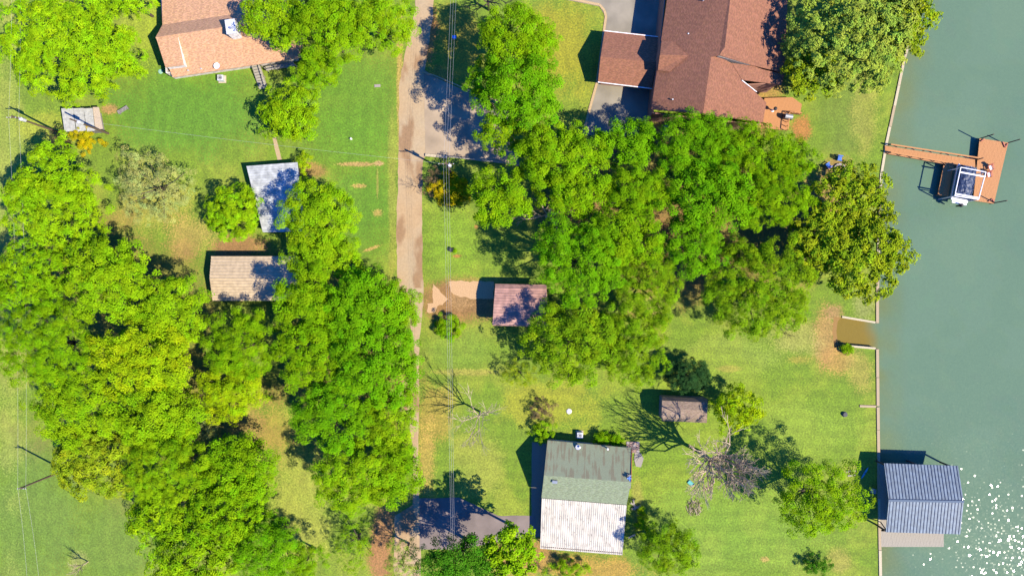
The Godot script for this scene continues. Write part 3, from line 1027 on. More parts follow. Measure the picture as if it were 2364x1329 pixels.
	tree(1000, 420, 20, 40, 1.2, "fine", "brown", "brown bare-tipped shrub along the road edge of the lot", "shrub", "shrub", "", 0.6)
	tree(1956, 806, 12, 8, 0.5, "broad", "lime", "small lime tuft behind the south slip wall", "shrub", "shrub")
	# leafless
	bare_tree(1622, 1046, 14.5, 0.4, 4, M.pale_bark, "large leafless tree with grey twigs right of the green-roofed house", "bare_tree", "bare tree", 11)
	bare_tree(1108, 950, 12.0, 0.42, 3, M.pale_bark, "thin pale leafless tree under the power lines near the road", "bare_tree", "bare tree", 6, 0.55)
	bare_tree(1128, 22, 9.0, 0.7, 3, M.bark, "dark leafless tree at the top edge beside the road", "bare_tree", "bare tree", 6)
	bare_tree(202, 1296, 4.5, 0.3, 2, M.pale_bark, "leafless sapling on the open lawn at the lower left", "bare_tree", "bare tree", 5)
	bare_tree(1262, 500, 9.5, 0.9, 3, M.pale_bark, "pale leafless limbs at the north of the lot beside the shade", "bare_tree", "bare tree", 5)
	bare_tree(1800, 752, 4.0, 0.9, 3, M.bark, "reddish bare twigs at the foot of the large round crown", "bare_tree", "bare tree", 6)
	bare_tree(960, 432, 2.6, 0.7, 3, M.bark, "bare thorny shrub overhanging the road edge", "bare_shrub", "shrub", 7, 0.5)

# ------------------------------------------------------------------ buildings
func roof(t: Node3D, rows: Array, m: Material, thick := 0.16, called := "roof", along := Vector3.ZERO):
	var sh := Shape.new()
	sh.slab(pts(rows), thick, along)
	return part(t, called, sh, m)

# vertical wall between two plan points, from y0 to the heights at each end
func wall_panel(t: Node3D, a: Vector3, b: Vector3, y0: float, ya: float, yb: float, m: Material, called := "wall", thick := 0.15):
	var sh := Shape.new()
	var d := (b - a)
	d.y = 0
	var s := Vector3(-d.z, 0, d.x).normalized() * thick * 0.5
	var p := Vector3(a.x, 0, a.z)
	var q := Vector3(b.x, 0, b.z)
	var l0 := p + Vector3(0, y0, 0)
	var l1 := q + Vector3(0, y0, 0)
	var h0 := p + Vector3(0, ya, 0)
	var h1 := q + Vector3(0, yb, 0)
	sh.quad(l0 + s, h0 + s, h1 + s, l1 + s)
	sh.quad(l1 - s, h1 - s, h0 - s, l0 - s)
	sh.quad(h0 + s, h0 - s, h1 - s, h1 + s)
	sh.quad(l0 - s, h0 - s, h0 + s, l0 + s)
	sh.quad(l1 + s, h1 + s, h1 - s, l1 - s)
	return part(t, called, sh, m)

func window_on(w: Node3D, a: Vector3, b: Vector3, k: float, y: float, wide: float, high: float, side: float):
	var d := (b - a)
	d.y = 0
	d = d.normalized()
	var s := Vector3(-d.z, 0, d.x) * side
	var c := a.lerp(b, k)
	c.y = y
	var basis_ := Basis(d, Vector3.UP, d.cross(Vector3.UP))
	var fr := Shape.new()
	for q in [[Vector2(0, high * 0.5), Vector2(wide + 0.16, 0.08)], [Vector2(0, -high * 0.5), Vector2(wide + 0.16, 0.08)], [Vector2(wide * 0.5, 0), Vector2(0.08, high - 0.08)], [Vector2(-wide * 0.5, 0), Vector2(0.08, high - 0.08)]]:
		fr.box(Transform3D(basis_, c + d * q[0].x + Vector3(0, q[0].y, 0) + s * 0.1), Vector3(q[1].x, q[1].y, 0.08))
	var pn := Shape.new()
	pn.box(Transform3D(basis_, c + s * 0.075), Vector3(wide - 0.02, high - 0.02, 0.03))
	part(w, "window_frame", fr, M.white)
	part(w, "window_pane", pn, M.glass)

# box of walls: plan marks at ground, given in order; tops: wall heights at each corner
func walls(t: Node3D, rows: Array, tops: Array, m: Material, y0 := -0.05) -> Array:
	var out := []
	for i in rows.size():
		var j := (i + 1) % rows.size()
		out.append(wall_panel(t, at(rows[i][0], rows[i][1]), at(rows[j][0], rows[j][1]), y0, tops[i], tops[j], m))
	return out

func pipe(t: Node3D, p: Vector3, h: float, r: float, m: Material, called := "vent_pipe"):
	var sh := Shape.new()
	sh.tube([p, p + Vector3(0, h, 0)], [r, r], 8)
	sh.tube([p + Vector3(0, h, 0), p + Vector3(0, h + 0.08, 0)], [r * 1.7, r * 1.5], 8)
	return part(t, called, sh, m)

# a metal sheet with raised ribs running from edge a-b to edge d-c
func ribbed(a: Vector3, b: Vector3, c: Vector3, d: Vector3, count: int, high := 0.05, share := 0.3, thick := 0.04) -> Shape:
	var sh := Shape.new()
	var up := (d - a).cross(b - a).normalized()
	if up.y < 0: up = -up
	for i in count:
		var k0 := float(i) / count
		var k1 := (i + 1 - share) / count
		var k2 := (i + 1 - share * 0.75) / count
		var k3 := (i + 1 - share * 0.25) / count
		var k4 := float(i + 1) / count
		var prof := [[k0, 0.0], [k1, 0.0], [k2, high], [k3, high], [k4, 0.0]]
		for q in 4:
			var p0: Vector3 = a.lerp(b, prof[q][0]) + up * prof[q][1]
			var p1: Vector3 = a.lerp(b, prof[q + 1][0]) + up * prof[q + 1][1]
			var r0: Vector3 = d.lerp(c, prof[q][0]) + up * prof[q][1]
			var r1: Vector3 = d.lerp(c, prof[q + 1][0]) + up * prof[q + 1][1]
			sh.quad(p0, p1, r1, r0)
	var dn := Vector3(0, -thick, 0)
	sh.quad(a + dn, d + dn, c + dn, b + dn)
	sh.quad(a, d, d + dn, a + dn)
	sh.quad(b, b + dn, c + dn, c)
	return sh

func air_conditioner(e: float, s: float, label: String):
	var c := at(e, s)
	var t := thing("air_conditioner", label, "air conditioner", c, "condenser units")
	var sh := Shape.new()
	sh.box(Transform3D(Basis(), c + Vector3(0, 0.04, 0)), Vector3(1.15, 0.1, 1.15))
	part(t, "concrete_base", sh, M.concrete)
	sh = Shape.new()
	sh.box(Transform3D(Basis(), c + Vector3(0, 0.49, 0)), Vector3(0.85, 0.8, 0.85))
	part(t, "casing", sh, M.ceramic)
	sh = Shape.new()
	sh.lathe(c + Vector3(0, 0.892, 0), [Vector2(0.34, 0.0), Vector2(0.34, 0.05), Vector2(0.28, 0.05), Vector2(0.26, 0.0)], 18)
	part(t, "fan_ring", sh, M.metal)
	sh = Shape.new()
	for k in 4:
		sh.box(Transform3D(Basis(Vector3.UP, k * PI / 4) * Basis(Vector3.RIGHT, 0.0), c + Vector3(0, 0.9 + k * 0.003, 0)), Vector3(0.5, 0.012, 0.07))
	part(t, "fan_blade", sh, M.dark_metal)

func make_buildings():
	# --- house with the salmon roof
	var t := thing("house", "house with a salmon shingle roof and white chimney at the top left", "house", at(520, 100))
	var w := walls(t, [[404, 181], [688, 139], [690, -60], [388, -40]], [2.75, 2.75, 2.6, 2.6], M.cream_wall)
	var pa := at(404, 181)
	var pb := at(688, 139)
	window_on(w[0], pa, pb, 0.3, 1.7, 1.0, 1.1, 1)
	window_on(w[0], pa, pb, 0.53, 1.7, 2.0, 1.2, 1)
	window_on(w[0], pa, pb, 0.78, 1.7, 1.2, 1.2, 1)
	roof(t, [[358, 86, 5.2], [690, 36, 5.2], [700, 132, 2.85], [398, 178, 2.85]], M.salmon)
	roof(t, [[358, 86, 5.2], [374, 57, 3.7], [702, 8, 3.7], [690, 36, 5.2]], M.salmon)
	roof(t, [[374, 57, 3.7], [370, -90, 2.8], [706, -130, 2.8], [702, 8, 3.7]], M.salmon)
	roof(t, [[360, 89, 5.26], [408, 81.5, 5.26], [423, 150, 4.4], [381, 155, 4.4]], M.salmon, 0.14, "raised_roof")
	wall_panel(t, at(409, 83, 5.1), at(423, 149, 4.3), 2.8, 5.05, 4.3, M.white, "dormer_cheek", 0.08)
	wall_panel(t, at(384, 154, 4.3), at(423, 149, 4.3), 2.8, 4.28, 4.28, M.white, "dormer_front", 0.08)
	var ch := Shape.new()
	var cc := at(549, 77, 4.0)
	ch.box(Transform3D(Basis(Vector3.UP, 0.14), cc + Vector3(0, 0.9, 0)), Vector3(1.3, 3.4, 1.9))
	var chim := part(t, "chimney", ch, M.white)
	ch = Shape.new()
	ch.box(Transform3D(Basis(Vector3.UP, 0.14), cc + Vector3(0, 2.66, 0)), Vector3(1.42, 0.1, 2.05))
	part(chim, "chimney_cap", ch, M.ceramic)
	ch = Shape.new()
	ch.tube([cc + Vector3(0.1, 2.7, 0.3), cc + Vector3(0.1, 3.1, 0.3)], [0.14, 0.14], 10)
	part(chim, "flue", ch, M.metal)
	for k in [[382, 115, 4.1], [436, 164, 3.1], [466, 160, 3.0]]:
		pipe(t, at(k[0], k[1], k[2]), 0.35, 0.06, M.ceramic)
	var dish := Shape.new()
	var dc := at(500, 152, 3.6)
	dish.lathe(dc, [Vector2(0.0, -0.1), Vector2(0.25, -0.07), Vector2(0.45, 0.05), Vector2(0.46, 0.07), Vector2(0.24, -0.04), Vector2(0.0, -0.07)], 18)
	dish.tube([dc + Vector3(0, -0.6, 0), dc + Vector3(0, -0.08, 0)], [0.03, 0.03], 6)
	part(t, "satellite_dish", dish, M.white)
	air_conditioner(513, 183, "air conditioner on a slab below the salmon roof's south wall")
	# wooden steps and landing
	t = thing("wooden_steps", "grey wooden steps with a rail running down from the salmon-roofed house", "steps", at(602, 180))
	for i in 9:
		var k := i / 8.0
		var sh := Shape.new()
		var p := at(lerpf(596, 607, k), lerpf(156, 202, k))
		p.y = lerpf(1.2, 0.12, k)
		sh.box(Transform3D(Basis(Vector3.UP, 0.2), p), Vector3(1.15, 0.06, 0.36))
		part(t, "tread", sh, M.grey_wood)
	for s in [0, 1]:
		var sh := Shape.new()
		var p := at(587 + s * 19, 158)
		var q := at(598 + s * 19, 203)
		sh.bar(p + Vector3(0, 1.0, 0), q + Vector3(0, 0.02, 0), 0.06, 0.22)
		part(t, "stringer", sh, M.grey_wood)
	var rl := Shape.new()
	rl.bar(at(607, 154) + Vector3(0, 2.1, 0), at(618, 204) + Vector3(0, 1.0, 0), 0.12, 0.06)
	part(t, "handrail", rl, M.grey_wood)
	for k in [0.02, 0.5, 0.97]:
		var sh := Shape.new()
		var p := at(607, 154).lerp(at(618, 204), k)
		sh.box(Transform3D(Basis(), p + Vector3(0, lerpf(2.05, 0.98, k) * 0.5, 0)), Vector3(0.1, lerpf(2.05, 0.98, k), 0.1))
		part(t, "post", sh, M.grey_wood)
	t = thing("landing", "grey wooden landing rail beside the steps, under the clumpy tree", "deck rail", at(640, 152))
	var dk := Shape.new()
	dk.slab(pts([[612, 153, 1.2], [676, 142, 1.2], [680, 152, 1.2], [614, 163, 1.2]]), 0.1)
	part(t, "platform", dk, M.grey_wood)
	dk = Shape.new()
	dk.bar(at(614, 160, 2.1), at(680, 149, 2.1), 0.1, 0.06)
	part(t, "handrail", dk, M.grey_wood)
	for k in 4:
		dk = Shape.new()
		var p := at(614, 160, 1.2).lerp(at(680, 149, 1.2), k / 3.0)
		dk.box(Transform3D(Basis(), Vector3(p.x, 1.03, p.z)), Vector3(0.1, 2.08, 0.1))
		part(t, "post", dk, M.grey_wood)

	# --- slab-roofed shed, top left
	t = thing("flat_roofed_shed", "pale grey flat-roofed shed at the top left with leafy boughs over it", "shed", at(200, 275))
	walls(t, [[168, 263], [232, 262], [240, 305], [174, 309]], [2.0, 2.0, 2.0, 2.0], M.grey_wall)
	for i in 3:
		var e0: float = [140, 168, 192][i]
		var e1: float = [167.4, 191.4, 212][i]
		var sh := ribbed(at(e0, 250, 2.35 - i * 0.05), at(e1, 249, 2.32 - i * 0.05), at(e1 + 6, 301, 2.15), at(e0 + 8, 304, 2.15), 5, 0.02, 0.2)
		part(t, "roof_panel", sh, M.grey_sheet)
	roof(t, [[213, 247, 2.1], [227, 247, 2.1], [236, 297, 2.05], [219, 300, 2.05]], mat(base(238, 218, 210), 0.85, tex.fine, 2.0), 0.1, "roof_edge")

	# --- blue-white metal roof
	t = thing("metal_shed", "long shed with a blue-white ribbed metal roof between two lime trees", "shed", at(640, 450))
	walls(t, [[586, 393], [690, 386], [698, 531], [620, 536]], [2.1, 2.1, 1.95, 1.95], M.grey_wall)
	part(t, "roof", ribbed(at(606, 536, 2.1), at(568, 383, 2.35), at(686, 374, 2.35), at(704, 534, 2.1), 26, 0.04, 0.3), M.pale_sheet)
	# --- tan metal carport
	carport("carport", "open carport with a tan ribbed metal roof in the western yard", [[487, 591], [690, 591]], [[483, 641], [690, 641]], [[490, 694], [690, 694]], 2.4, 2.95, M.tan_sheet, 15)
	# --- pink carport
	carport("carport", "tall open carport with a pinkish ribbed metal roof beside the dirt drive", [[1143, 664], [1262, 666]], [[1140, 700], [1264, 703]], [[1137, 748], [1264, 752]], 3.3, 3.7, M.pink_sheet, 13, 0.28)

	# --- brown house
	t = thing("house", "large house with a brown shingle roof and cross gables at the top", "house", at(1640, 120))
	walls(t, [[1494, 278], [1728, 304], [1742, 262], [1686, 216], [1770, 212], [1776, -70], [1530, -70]], [4.5, 4.6, 4.6, 4.6, 4.6, 4.6, 4.5], M.brick_wall)
	roof(t, [[1550, -70, 4.9], [1694, -70, 8.8], [1674, 108, 8.8], [1660, 128, 8.4], [1642, 131, 8.0], [1625, 246, 8.0], [1623, 262, 8.0], [1504, 252, 4.9]], M.brown_roof)
	roof(t, [[1694, -70, 8.8], [1822, -70, 5.0], [1812, 168, 5.0], [1736, 150, 6.9], [1661, 127, 8.45], [1674, 108, 8.8]], M.brown_roof)
	roof(t, [[1642, 131, 8.0], [1660, 130, 7.7], [1690, 146, 7.0], [1713, 184, 6.4], [1770, 236, 4.9], [1762, 282, 4.8], [1623, 264, 8.0]], M.brown_roof)
	roof(t, [[1690, 145, 7.0], [1740, 152, 6.5], [1762, 160, 6.0], [1812, 172, 5.0], [1804, 196, 5.0], [1714, 184, 6.4]], M.brown_roof)
	wall_panel(t, at(1658, 128, 8.3), at(1733, 149, 6.9), 5.0, 8.25, 6.85, M.grey_wall, "gable_wall", 0.1)
	roof(t, [[1528, 93, 5.5], [1553, 95, 5.8], [1589, 128, 7.0], [1524, 126, 7.0]], M.brown_roof, 0.14, "gable_roof")
	roof(t, [[1524, 126, 7.0], [1589, 128, 7.0], [1546, 165, 5.9], [1519, 162, 5.5]], M.brown_roof, 0.14, "gable_roof")
	part(t, "rake_board", bar_shape(at(1713, 185, 6.5), at(1747, 212, 5.6), 0.1, 0.16), M.white)
	wall_panel(t, at(1526, 96, 5.0), at(1524, 126, 6.6), 3.5, 4.9, 6.5, M.brick_wall, "gable_wall", 0.1)
	wall_panel(t, at(1524, 126, 6.6), at(1520, 160, 5.0), 3.5, 6.5, 4.9, M.brick_wall, "gable_wall", 0.1)
	for k in [[1588, 80, 6.15], [1552, 231, 6.0], [1623, 2, 7.2]]:
		pipe(t, at(k[0], k[1], k[2]), 0.4, 0.07, M.ceramic)
	t = thing("garage", "square brown-shingled garage at the driveway, west of the brown-roofed house", "garage", at(1450, 135))
	walls(t, [[1398, 84], [1512, 96], [1500, 205], [1386, 194]], [2.1, 2.2, 2.2, 2.1], M.brick_wall)
	roof(t, [[1396, 72, 2.3], [1520, 86, 2.3], [1515, 144, 4.0], [1387, 130, 4.0]], M.brown_roof)
	roof(t, [[1387, 130, 4.0], [1515, 144, 4.0], [1505, 203, 2.3], [1381, 188, 2.3]], M.brown_roof)
	for k in [[[1395.5, 71, 2.33], [1520, 85, 2.33]], [[1380.5, 189.5, 2.33], [1505, 204.5, 2.33]]]:
		var sh := Shape.new()
		sh.bar(at(k[0][0], k[0][1], k[0][2]), at(k[1][0], k[1][1], k[1][2]), 0.12, 0.14)
		part(t, "gutter", sh, M.white)
	# --- deck of the brown house
	t = thing("deck", "orange wooden deck with a ramp behind the brown-roofed house", "deck", at(1805, 265))
	planks(t, [[1766, 226], [1830, 224], [1852, 240], [1848, 264], [1824, 262], [1818, 300], [1748, 296]], 0.9, M.orange_wood, 0.2, 0.15)
	var rail := [[1818, 262], [1814, 302], [1846, 264]]
	for i in [[0, 1], [0, 2]]:
		var sh := Shape.new()
		var p := at(rail[i[0]][0], rail[i[0]][1], 0.9)
		var q := at(rail[i[1]][0], rail[i[1]][1], 0.9)
		sh.bar(p + Vector3(0, 1.0, 0), q + Vector3(0, 1.0, 0), 0.14, 0.05)
		var r := part(t, "railing", sh, M.rail_wood)
		for k in 5:
			var b := Shape.new()
			var c := p.lerp(q, k / 4.0)
			b.box(Transform3D(Basis(), c + Vector3(0, 0.48, 0)), Vector3(0.08, 0.98, 0.08))
			part(r, "post", b, M.rail_wood)
	for p in [[1770, 228], [1826, 228], [1846, 260], [1816, 296], [1754, 292]]:
		var sh := Shape.new()
		var c := at(p[0], p[1], 0.9)
		sh.box(Transform3D(Basis(), Vector3(c.x, 0.35, c.z)), Vector3(0.14, 0.8, 0.14))
		part(t, "leg", sh, M.old_wood)

	# --- green-roofed house
	t = thing("house", "house with a worn green-grey shingle roof near the bottom centre", "house", at(1355, 1080))
	walls(t, [[1266, 1014], [1450, 1031], [1440, 1150], [1258, 1135]], [2.3, 2.3, 2.2, 2.2], M.cream_wall)
	wall_panel(t, at(1262, 1076), at(1266, 1014), 2.0, 5.1, 2.3, M.cream_wall, "gable_wall", 0.12)
	roof(t, [[1264, 1016, 2.5], [1460, 1034, 2.5], [1457, 1113, 5.4], [1256, 1097, 5.4]], M.green_roof, 0.16, "roof", Vector3(1, 0, 0.08))
	roof(t, [[1256, 1097, 5.4], [1457, 1113, 5.4], [1447, 1165, 2.45], [1250, 1149, 2.45]], M.sage_roof)
	for k in [[1338, 1030, 2.7], [1402, 1034, 2.75]]:
		pipe(t, at(k[0], k[1], k[2]), 0.7, 0.1, M.white)
	pipe(t, at(1334, 1031, 2.8), 0.25, 0.26, M.metal, "turbine_vent")
	var sk := Shape.new()
	sk.box(Transform3D(Basis(Vector3.UP, -0.08) * Basis(Vector3.RIGHT, 0.6), at(1281, 1112, 5.05)), Vector3(0.75, 0.16, 0.55))
	part(t, "roof_vent", sk, M.metal)
	sk = Shape.new()
	sk.slab(pts([[1448, 1094, 5.1], [1459, 1096, 5.0], [1456, 1128, 4.75], [1446, 1120, 4.9]]), 0.06)
	part(t, "dark_patch", sk, M.dark_metal)
	sk = Shape.new()
	for k in 3:
		sk.box(Transform3D(Basis(Vector3.UP, 0.7 - k * 0.9) * Basis(Vector3.FORWARD, 0.3), at(1453, 1102 + k * 2, 5.5)), Vector3(0.7, 0.04, 0.12))
	sk.tube([at(1453, 1104, 4.9), at(1453, 1104, 5.7)], [0.03, 0.03], 6)
	part(t, "antenna", sk, M.chair_blue)
	part(t, "fascia", bar_shape(at(1459, 1036, 2.6), at(1457.5, 1112, 5.45), 0.1, 0.12), mat(base(214, 140, 90), 0.8))
	t = thing("porch_roof", "rust-specked white ribbed metal porch roof joined below the green-roofed house", "porch", at(1348, 1215))
	part(t, "roof", ribbed(at(1251, 1150, 2.36), at(1447, 1166, 2.36), at(1437, 1281, 2.05), at(1247, 1266, 2.05), 40, 0.06, 0.34), M.white_sheet)
	for k in [[1252, 1262], [1314, 1268], [1376, 1272], [1432, 1274], [1252, 1180], [1438, 1196]]:
		var sh := Shape.new()
		var c := at(k[0], k[1], 2.0)
		sh.box(Transform3D(Basis(), Vector3(c.x, 0.97, c.z)), Vector3(0.14, 2.05, 0.14))
		part(t, "post", sh, M.old_wood)
	part(t, "beam", bar_shape(at(1249, 1261, 1.97), at(1437, 1276, 1.97), 0.14, 0.2), M.old_wood)
	part(t, "beam", bar_shape(at(1252, 1152, 2.2), at(1248.5, 1262, 1.95), 0.12, 0.16), mat(base(220, 150, 100), 0.85))
	air_conditioner(1338, 1002, "air conditioner on the lawn at the north wall of the green-roofed house")
	t = thing("patio", "square brick patio pad at the north-east corner of the green-roofed house", "patio", at(1464, 1034))
	for i in 4:
		for j in 4:
			var sh := Shape.new()
			var p := at(1450 + i * 7.6, 1022 + j * 6.6)
			sh.box(Transform3D(Basis(Vector3.UP, -0.1 + 0.05 * ((i * 3 + j) % 3)), p + Vector3(0, 0.05 + 0.006 * ((i + j * 2) % 4), 0)), Vector3(0.46, 0.12, 0.4))
			part(t, "paver", sh, M.brick if (i + j) % 3 else M.stone)
	var slab := thing("stone_slab", "irregular grey stone slab below the brick patio pad", "slab", at(1474, 1062))
	var ss := Shape.new()
	ss.slab(lift(pts([[1466, 1042], [1480, 1046], [1486, 1058], [1480, 1078], [1468, 1076], [1464, 1060]]), 0.1), 0.12)
	part(slab, "slab", ss, mat(base(190, 184, 190), 0.9, tex.fine, 1.0))
	# scrap boards at the east wall
	var boards := [[1456, 1160, 1474, 1172, "lowest"], [1462, 1152, 1466, 1176, "upright-lying"], [1464, 1170, 1488, 1172, "longest"], [1458, 1174, 1480, 1166, "crossing"], [1450, 1240, 1466, 1232, "lone far"]]
	var said := ["short pale scrap board against the house wall by the porch", "scrap board pointing away from the eave in the pile", "longest pale scrap board sticking out onto the lawn", "scrap board lying across the other boards", "lone scrap board beside the lime weeds"]
	for i in boards.size():
		var b: Array = boards[i]
		var o := thing("scrap_board", said[i], "board", at((b[0] + b[2]) * 0.5, (b[1] + b[3]) * 0.5), "scrap lumber beside the porch")
		part(o, "board", bar_shape(at(b[0], b[1]) + Vector3(0, 0.08 + i * 0.06, 0), at(b[2], b[3]) + Vector3(0, 0.06 + i * 0.05, 0), 0.24, 0.05), M.grey_wood)

	# --- gambrel shed
	t = thing("gambrel_shed", "small barn-style shed with brown-grey shingles near the south lot line", "shed", at(1580, 935))
	walls(t, [[1524, 912], [1622, 916], [1619, 964], [1522, 960]], [2.0, 2.0, 2.0, 2.0], M.grey_wall)
	var e := [[1530, 915, 2.15], [1634, 920, 2.15]]
	var k1 := [[1529, 924, 3.1], [1634, 929, 3.1]]
	var rd := [[1528.5, 943, 3.5], [1634, 947, 3.5]]
	var k2 := [[1527.5, 964, 3.1], [1633, 967, 3.1]]
	var f := [[1528, 971, 2.15], [1632, 976, 2.15]]
	for q in [[e, k1], [k1, rd], [rd, k2], [k2, f]]:
		roof(t, [q[0][0], q[0][1], q[1][1], q[1][0]], M.shed_roof, 0.1)
	var gb := Shape.new()
	var ring := pts([[1528.6, 916, 2.0], [1528.4, 925, 3.0], [1528, 943, 3.42], [1527.2, 964, 3.0], [1527, 970, 2.0]])
	for i in 3:
		gb.tri(ring[0] + Vector3(0.25, 0, 0), ring[i + 1] + Vector3(0.25, 0, 0), ring[i + 2] + Vector3(0.25, 0, 0))
	part(t, "gable_wall", gb, M.grey_wall)

	# --- boathouse
	t = thing("boathouse", "boathouse on the lake with a blue-grey standing-seam metal roof", "boathouse", at(2120, 1150, WATER))
	origin[t] = t.position
	var a := [at(2042, 1069, 2.8), at(2213, 1075, 2.8), at(2226, 1158, 4.1), at(2053, 1155, 4.1)]
	var b := [at(2053, 1155, 4.1), at(2226, 1158, 4.1), at(2218, 1233, 2.8), at(2046, 1228, 2.8)]
	for q in [a, b]:
		var sh := Shape.new()
		sh.slab(q, 0.1)
		var r := part(t, "roof", sh, M.blue_sheet)
		for i in 23:
			var kk := (i + 0.5) / 23.0
			part(r, "seam", bar_shape(q[0].lerp(q[1], kk) + Vector3(0, 0.03, 0), q[3].lerp(q[2], kk) + Vector3(0, 0.03, 0), 0.09, 0.07), M.blue_seam)
	part(t, "ridge_cap", bar_shape(at(2052, 1155, 4.17), at(2227, 1158, 4.17), 0.3, 0.05), mat(base(120, 142, 182), 0.9))
	for p in [[2046, 1074], [2125, 1076], [2205, 1080], [2044, 1224], [2125, 1226], [2205, 1228]]:
		var sh := Shape.new()
		var c := at(p[0], p[1], 2.7)
		sh.box(Transform3D(Basis(), Vector3(c.x, 0.6, c.z)), Vector3(0.2, 4.2, 0.2))
		part(t, "post", sh, M.old_wood)
	planks(t, [[2034, 1226], [2180, 1231], [2180, 1262], [2036, 1262]], 0.15, M.grey_wood, 0.22, 0.15)
	planks(t, [[2033, 1070], [2052, 1070], [2052, 1222], [2034, 1222]], 0.15, M.grey_wood, 0.22, 0.0)
	for p in [[2050, 1258], [2110, 1258], [2174, 1258]]:
		var sh := Shape.new()
		var c := at(p[0], p[1], 0.1)
		sh.tube([Vector3(c.x, -1.4, c.z), Vector3(c.x, 0.08, c.z)], [0.12, 0.12], 8)
		part(t, "pile", sh, M.old_wood)
	part(t, "brace", bar_shape(at(2034, 1205, 0.2), at(2046, 1222, 2.6), 0.12, 0.12), M.old_wood)

func lift(rows: Array, y: float) -> Array:
	var out := []
	for p in rows:
		out.append(Vector3(p.x, y, p.z))
	return out

func bar_shape(a: Vector3, b: Vector3, w: float, h: float) -> Shape:
	var sh := Shape.new()
	sh.bar(a, b, w, h)
	return sh

# boards laid side by side inside an outline, each clipped to it; too narrow in the photograph to tell apart singly
func planks(t: Node3D, rows: Array, y: float, m: Material, wide: float, turn: float):
	var poly := PackedVector2Array()
	for r in rows:
		var p := at(r[0], r[1], y)
		poly.append(Vector2(p.x, p.z).rotated(turn))
	var lo := 1e9
	var hi := -1e9
	for p in poly:
		lo = minf(lo, p.x)
		hi = maxf(hi, p.x)
	var sh := Shape.new()
	var x := lo
	while x < hi:
		var strip := PackedVector2Array([Vector2(x, -500), Vector2(x + wide - 0.015, -500), Vector2(x + wide - 0.015, 500), Vector2(x, 500)])
		for piece in Geometry2D.intersect_polygons(poly, strip):
			var q := []
			var d := rng.randf_range(-0.006, 0.006)
			for p in piece:
				var b: Vector2 = p.rotated(-turn)
				q.append(Vector3(b.x, y + d, b.y))
			if q.size() >= 3:
				sh.slab(q, 0.05, Vector3(sin(turn), 0, cos(turn)))
		x += wide
	part(t, "decking", sh, m, "stuff")
	var under := Shape.new()
	var u := []
	for p in poly:
		var b: Vector2 = p.rotated(-turn)
		u.append(Vector3(b.x, y - 0.06, b.y))
	under.slab(u, 0.14)
	part(t, "joist_frame", under, M.old_wood)

func carport(called: String, label: String, n: Array, mid: Array, s: Array, eave: float, ridge: float, m: Material, ribs: int, fold := 0.0):
	var c := at((n[0][0] + s[1][0]) * 0.5, (n[0][1] + s[1][1]) * 0.5)
	var t := thing(called, label, "carport", c)
	var a := at(n[0][0], n[0][1], eave)
	var b := at(n[1][0], n[1][1], eave)
	var d := at(mid[0][0], mid[0][1], ridge)
	var e := at(mid[1][0], mid[1][1], ridge)
	var f := at(s[0][0], s[0][1], eave)
	var g := at(s[1][0], s[1][1], eave)
	part(t, "roof", ribbed(d, a, b, e, int(ribs * 0.5), 0.085, 0.35), m)
	part(t, "roof", ribbed(f, d, e, g, ribs - int(ribs * 0.5), 0.085, 0.35), m)
	if fold > 0.0:
		var out := Vector3(0, -0.55, -0.55)
		part(t, "eave_bend", ribbed(a, a + out, b + out, b, 3, 0.04, 0.35), m)
		out = Vector3(0, -0.5, 0.2)
		part(t, "eave_bend", ribbed(f, f + out, g + out, g, 2, 0.04, 0.35), m)
	for k in [0.03, 0.35, 0.67, 0.97]:
		for q in [[a, b], [f, g]]:
			var p: Vector3 = q[0].lerp(q[1], k)
			var sh := Shape.new()
			sh.box(Transform3D(Basis(), Vector3(p.x, (eave - 0.1) * 0.5, p.z + (0.12 if q[0] == a else -0.12))), Vector3(0.09, eave - 0.1, 0.09))
			part(t, "post", sh, M.metal)

